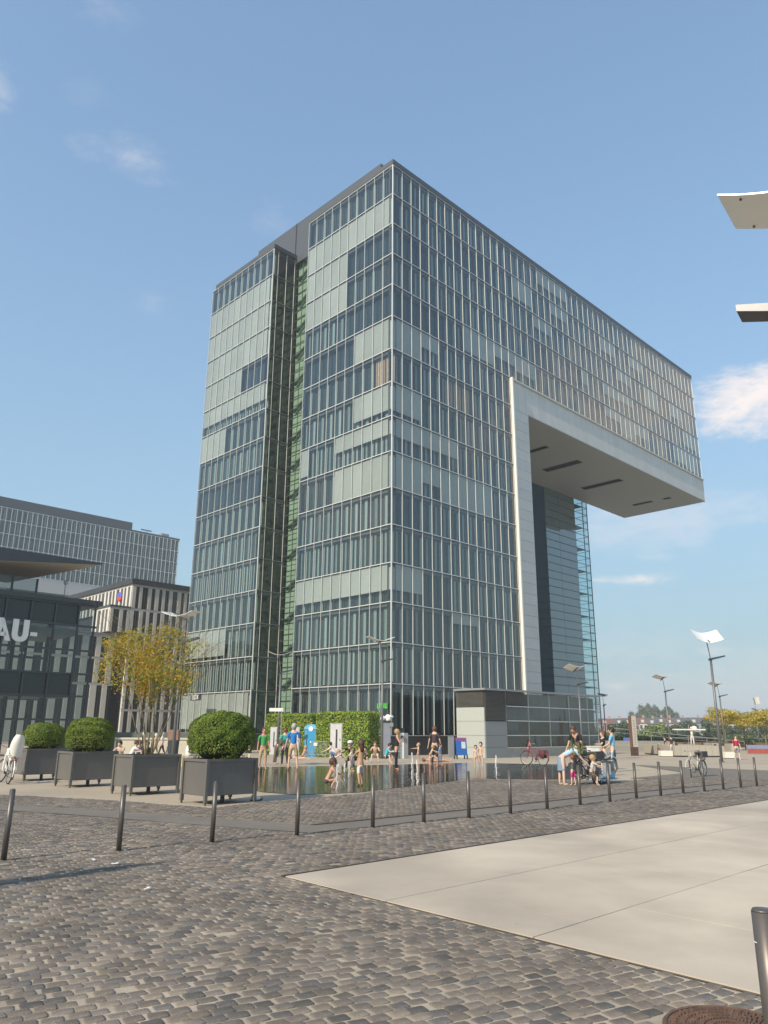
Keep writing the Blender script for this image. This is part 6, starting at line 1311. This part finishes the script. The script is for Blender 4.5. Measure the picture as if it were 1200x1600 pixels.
def far_bank():
    Y = 420; gl = [M for M in (mat('far_cream', (.55, .50, .40), .9), mat('far_white', (.62, .61, .57), .9), mat('far_ochre', (.50, .38, .24), .9), mat('far_rose', (.42, .27, .22), .9), mat('far_grey', (.33, .33, .33), .9))]
    roofs = [mat('far_slate_roof', (.09, .09, .10), .8), mat('far_red_roof', (.17, .075, .05), .8)]; wn = mat('far_window', (.04, .045, .05), .3)
    words = ['cream', 'white', 'ochre', 'rose', 'grey']; px = 938; i = 0; winm = MB().box(-.6, .6, -.12, .0, -.9, .9).mesh('window', wn); order = [3, 0, 3, 1, 4, 0, 1, 3, 4, 1, 2, 0, 1, 4, 0, 1, 4, 3]
    HOUSE = ['touching the lift tower', 'second from the lift tower', 'left of the stele', 'behind the stele', 'right of the stele', 'under the left poplars', 'under the tallest poplars', 'under the right poplars', 'crossed by the leaning lamp post', 'first clear of the poplars', 'left of the white sheet', 'above the white sheet', 'left of the tall lamp post', 'behind the tall lamp post', 'between the two right lamp posts', 'above the man in red', 'behind the flat yellow tree', 'behind the full yellow tree', 'at the right edge', 'cut off at the right edge', 'beyond the right edge', 'farthest right outside the picture', 'past the end', 'last of all']
    while px < 1235:
        wpx = random.choice((13, 16, 20, 24)); P = at(px, 1140, Y); Wd = wpx*Y/1189; ht = at(px, 1122+random.uniform(-1.2, 2.5), Y).z; c = order[i % len(order)]
        place = 'just right of the lift tower' if px < 960 else ('behind the poplars' if px < 1050 else ('behind the tall lamp post' if px < 1120 else 'behind the yellow trees'))
        t = thing('row_house', '%s house with %s roof in the far bank row, %s' % (words[c], 'slate' if i % 3 else 'red', HOUSE[i]), 'house', (P.x, Y, -6), 0, 'row of houses on the far bank')
        MB().box(0, Wd-.2, 0, 10, 0, ht+3.5).obj('wall', gl[c], t)
        mb = MB(); e = ht+3.5; mb.add([(-.1, -.4, e), (Wd-.1, -.4, e), (Wd-.1, 3.2, e+3.0), (-.1, 3.2, e+3.0), (-.1, 10, e), (Wd-.1, 10, e)], [(0, 1, 2, 3), (3, 2, 5, 4), (0, 3, 4), (1, 5, 2), (0, 4, 5, 1)]); ro = mb.obj('roof', roofs[0 if i % 3 else 1], t)
        MB().box(Wd*.7, Wd*.7+.8, 3, 4, e+2.2, e+4.3).obj('chimney', gl[3], ro)
        nw = max(2, int(Wd/2.4))
        for a in range(nw):
            for b in range(3): inst('window', winm, t, (Wd*(a+.5)/nw, 0, e-1.8-3.1*b))
        for a in range(max(1, nw//2)): MB().box(Wd*(a*2+1)/nw-.7, Wd*(a*2+1)/nw+.7, .2, 1.8, e+.5, e+1.9).obj('dormer', gl[1], t)
        px += wpx; i += 1
    def T(lb, px, py_top, Yd, wpx, mats_, mix_, n=900, ls=.6, zb=-5, **k):
        P = at(px, py_top-(4 if Yd < 300 else 1), Yd); tree(lb, P.x, Yd, zb, (P.z-zb)*1.04, wpx*1.45*Yd/1189, mats_, mix_, int(n*2.2), ls, **k)
    dm = [L_dk, L_md]; lm = [L_md, L_lt]
    T('dark green tree right beside the foot of the lift tower', 955, 1137, 200, 34, dm, [.5, .5], 1600, .6, clumps=20); T('mid green tree between the tower and the stele', 978, 1131, 220, 34, dm, [.4, .6], 1600, .65, clumps=20)
    T('bright yellow green bushy tree right of the stele', 1018, 1131, 180, 40, lm, [.25, .75], 2000, .5, clumps=22); T('dark tree in front of the cream houses left of the leaning lamp', 1045, 1131, 230, 30, dm, [.6, .4], 1400, .65)
    T('round dark tree just right of the leaning lamp', 1070, 1129, 240, 34, dm, [.7, .3], 1700, .65, clumps=20); T('dark tree behind the tall lamp post', 1108, 1128, 250, 28, dm, [.7, .3], 1300, .65); T('small dark tree left of the yellow trees', 1132, 1133, 240, 22, dm, [.6, .4], 1000, .6)
    T('dark tree under the yellow branches', 1165, 1131, 240, 40, dm, [.5, .5], 1500, .65); T('dark tree at the right edge of the far bank', 1200, 1133, 240, 44, dm, [.6, .4], 1500, .65); T('dark tree hidden at the left of the lift tower', 925, 1137, 230, 40, dm, [.6, .4], 1300, .65)
    for i, (px, w_, tp) in enumerate(((991, 14, 1109), (1003, 14, 1104), (1012, 16, 1101), (1022, 16, 1103), (1033, 16, 1101), (1042, 16, 1104), (1050, 13, 1109))):
        T(['isolated poplar at the left of the tall clump', 'second poplar of the tall clump', 'high poplar left of the clump centre', 'poplar in the clump centre', 'highest poplar right of the clump centre', 'poplar next to the right end of the clump', 'low poplar at the right end of the clump'][i], px, tp, 520, w_+5, dm, [.35, .65], 1100, 1.1, zb=-4, group='poplars towering over the far houses', clumps=12, base=.1)
    # hedge along the promenade
    for k, (px0, px1, Yd, top) in enumerate(((925, 1050, 118, 1150), (1045, 1235, 120, 1147))):
        A = at(px0, top, Yd); B = at(px1, top, Yd); n = 6000; P = np.stack([RNG.uniform(A.x, B.x, n), Yd+RNG.uniform(0, 3, n), -1.2+(A.z+1.2)*RNG.random(n)**.7*(.85+.15*np.sin(RNG.uniform(0, 30, n)))], 1)
        o = inst('hedge', leaf_mesh('hedge', P, RNG.normal(size=(n, 3))+np.array([0, -1, .5]), .32, [L_dk, L_md, L_lt], RNG.choice(3, n, p=[.3, .5, .2]), .8)); tag(o, ['green bushes along the river behind the stele', 'long green bushes along the river behind the benches'][k], 'hedge')
        MB().box(A.x, B.x, Yd+.8, Yd+2.2, -1.2, A.z*.6).obj('dark_core', mat('dark_fill', (.02, .028, .01), .9), o)  # solid dark box fills the hedge behind its leaves
    ym = [L_yel, L_lt]; 
    for i, (px, tp, Yd, w_) in enumerate(((1128, 1104, 92, 40), (1158, 1113, 95, 40), (1190, 1108, 88, 46), (1222, 1104, 90, 46))):
        P = at(px, tp, Yd); zb = -.6
        T(['left yellow leaved tree behind the tall lamp post', 'flat yellow tree above the man in the red shirt', 'full yellow tree near the right edge', 'yellow tree cut by the right edge'][i], px, tp, Yd, w_, [L_yel, L_gold, L_lt], [.5, .25, .25], 1300, .17, zb=zb, base=.45, trunk=.12, group='yellow trees on the promenade', clumps=18, sq=.85)
far_bank()
finish_people()

HAZE = 0.0006
if HAZE:
    m = bpy.data.materials.new('haze'); m.use_nodes = True; nt = m.node_tree; nt.nodes.clear(); o_ = nt.nodes.new('ShaderNodeOutputMaterial'); v_ = nt.nodes.new('ShaderNodeVolumePrincipled')
    v_.inputs['Color'].default_value = (.93, .96, 1, 1); v_.inputs['Density'].default_value = HAZE; v_.inputs['Anisotropy'].default_value = .0; nt.links.new(v_.outputs[0], o_.inputs['Volume'])
    tag(MB().box(-3050, 3050, -75, 3560, -9, 66).obj('haze', m), kind='stuff')
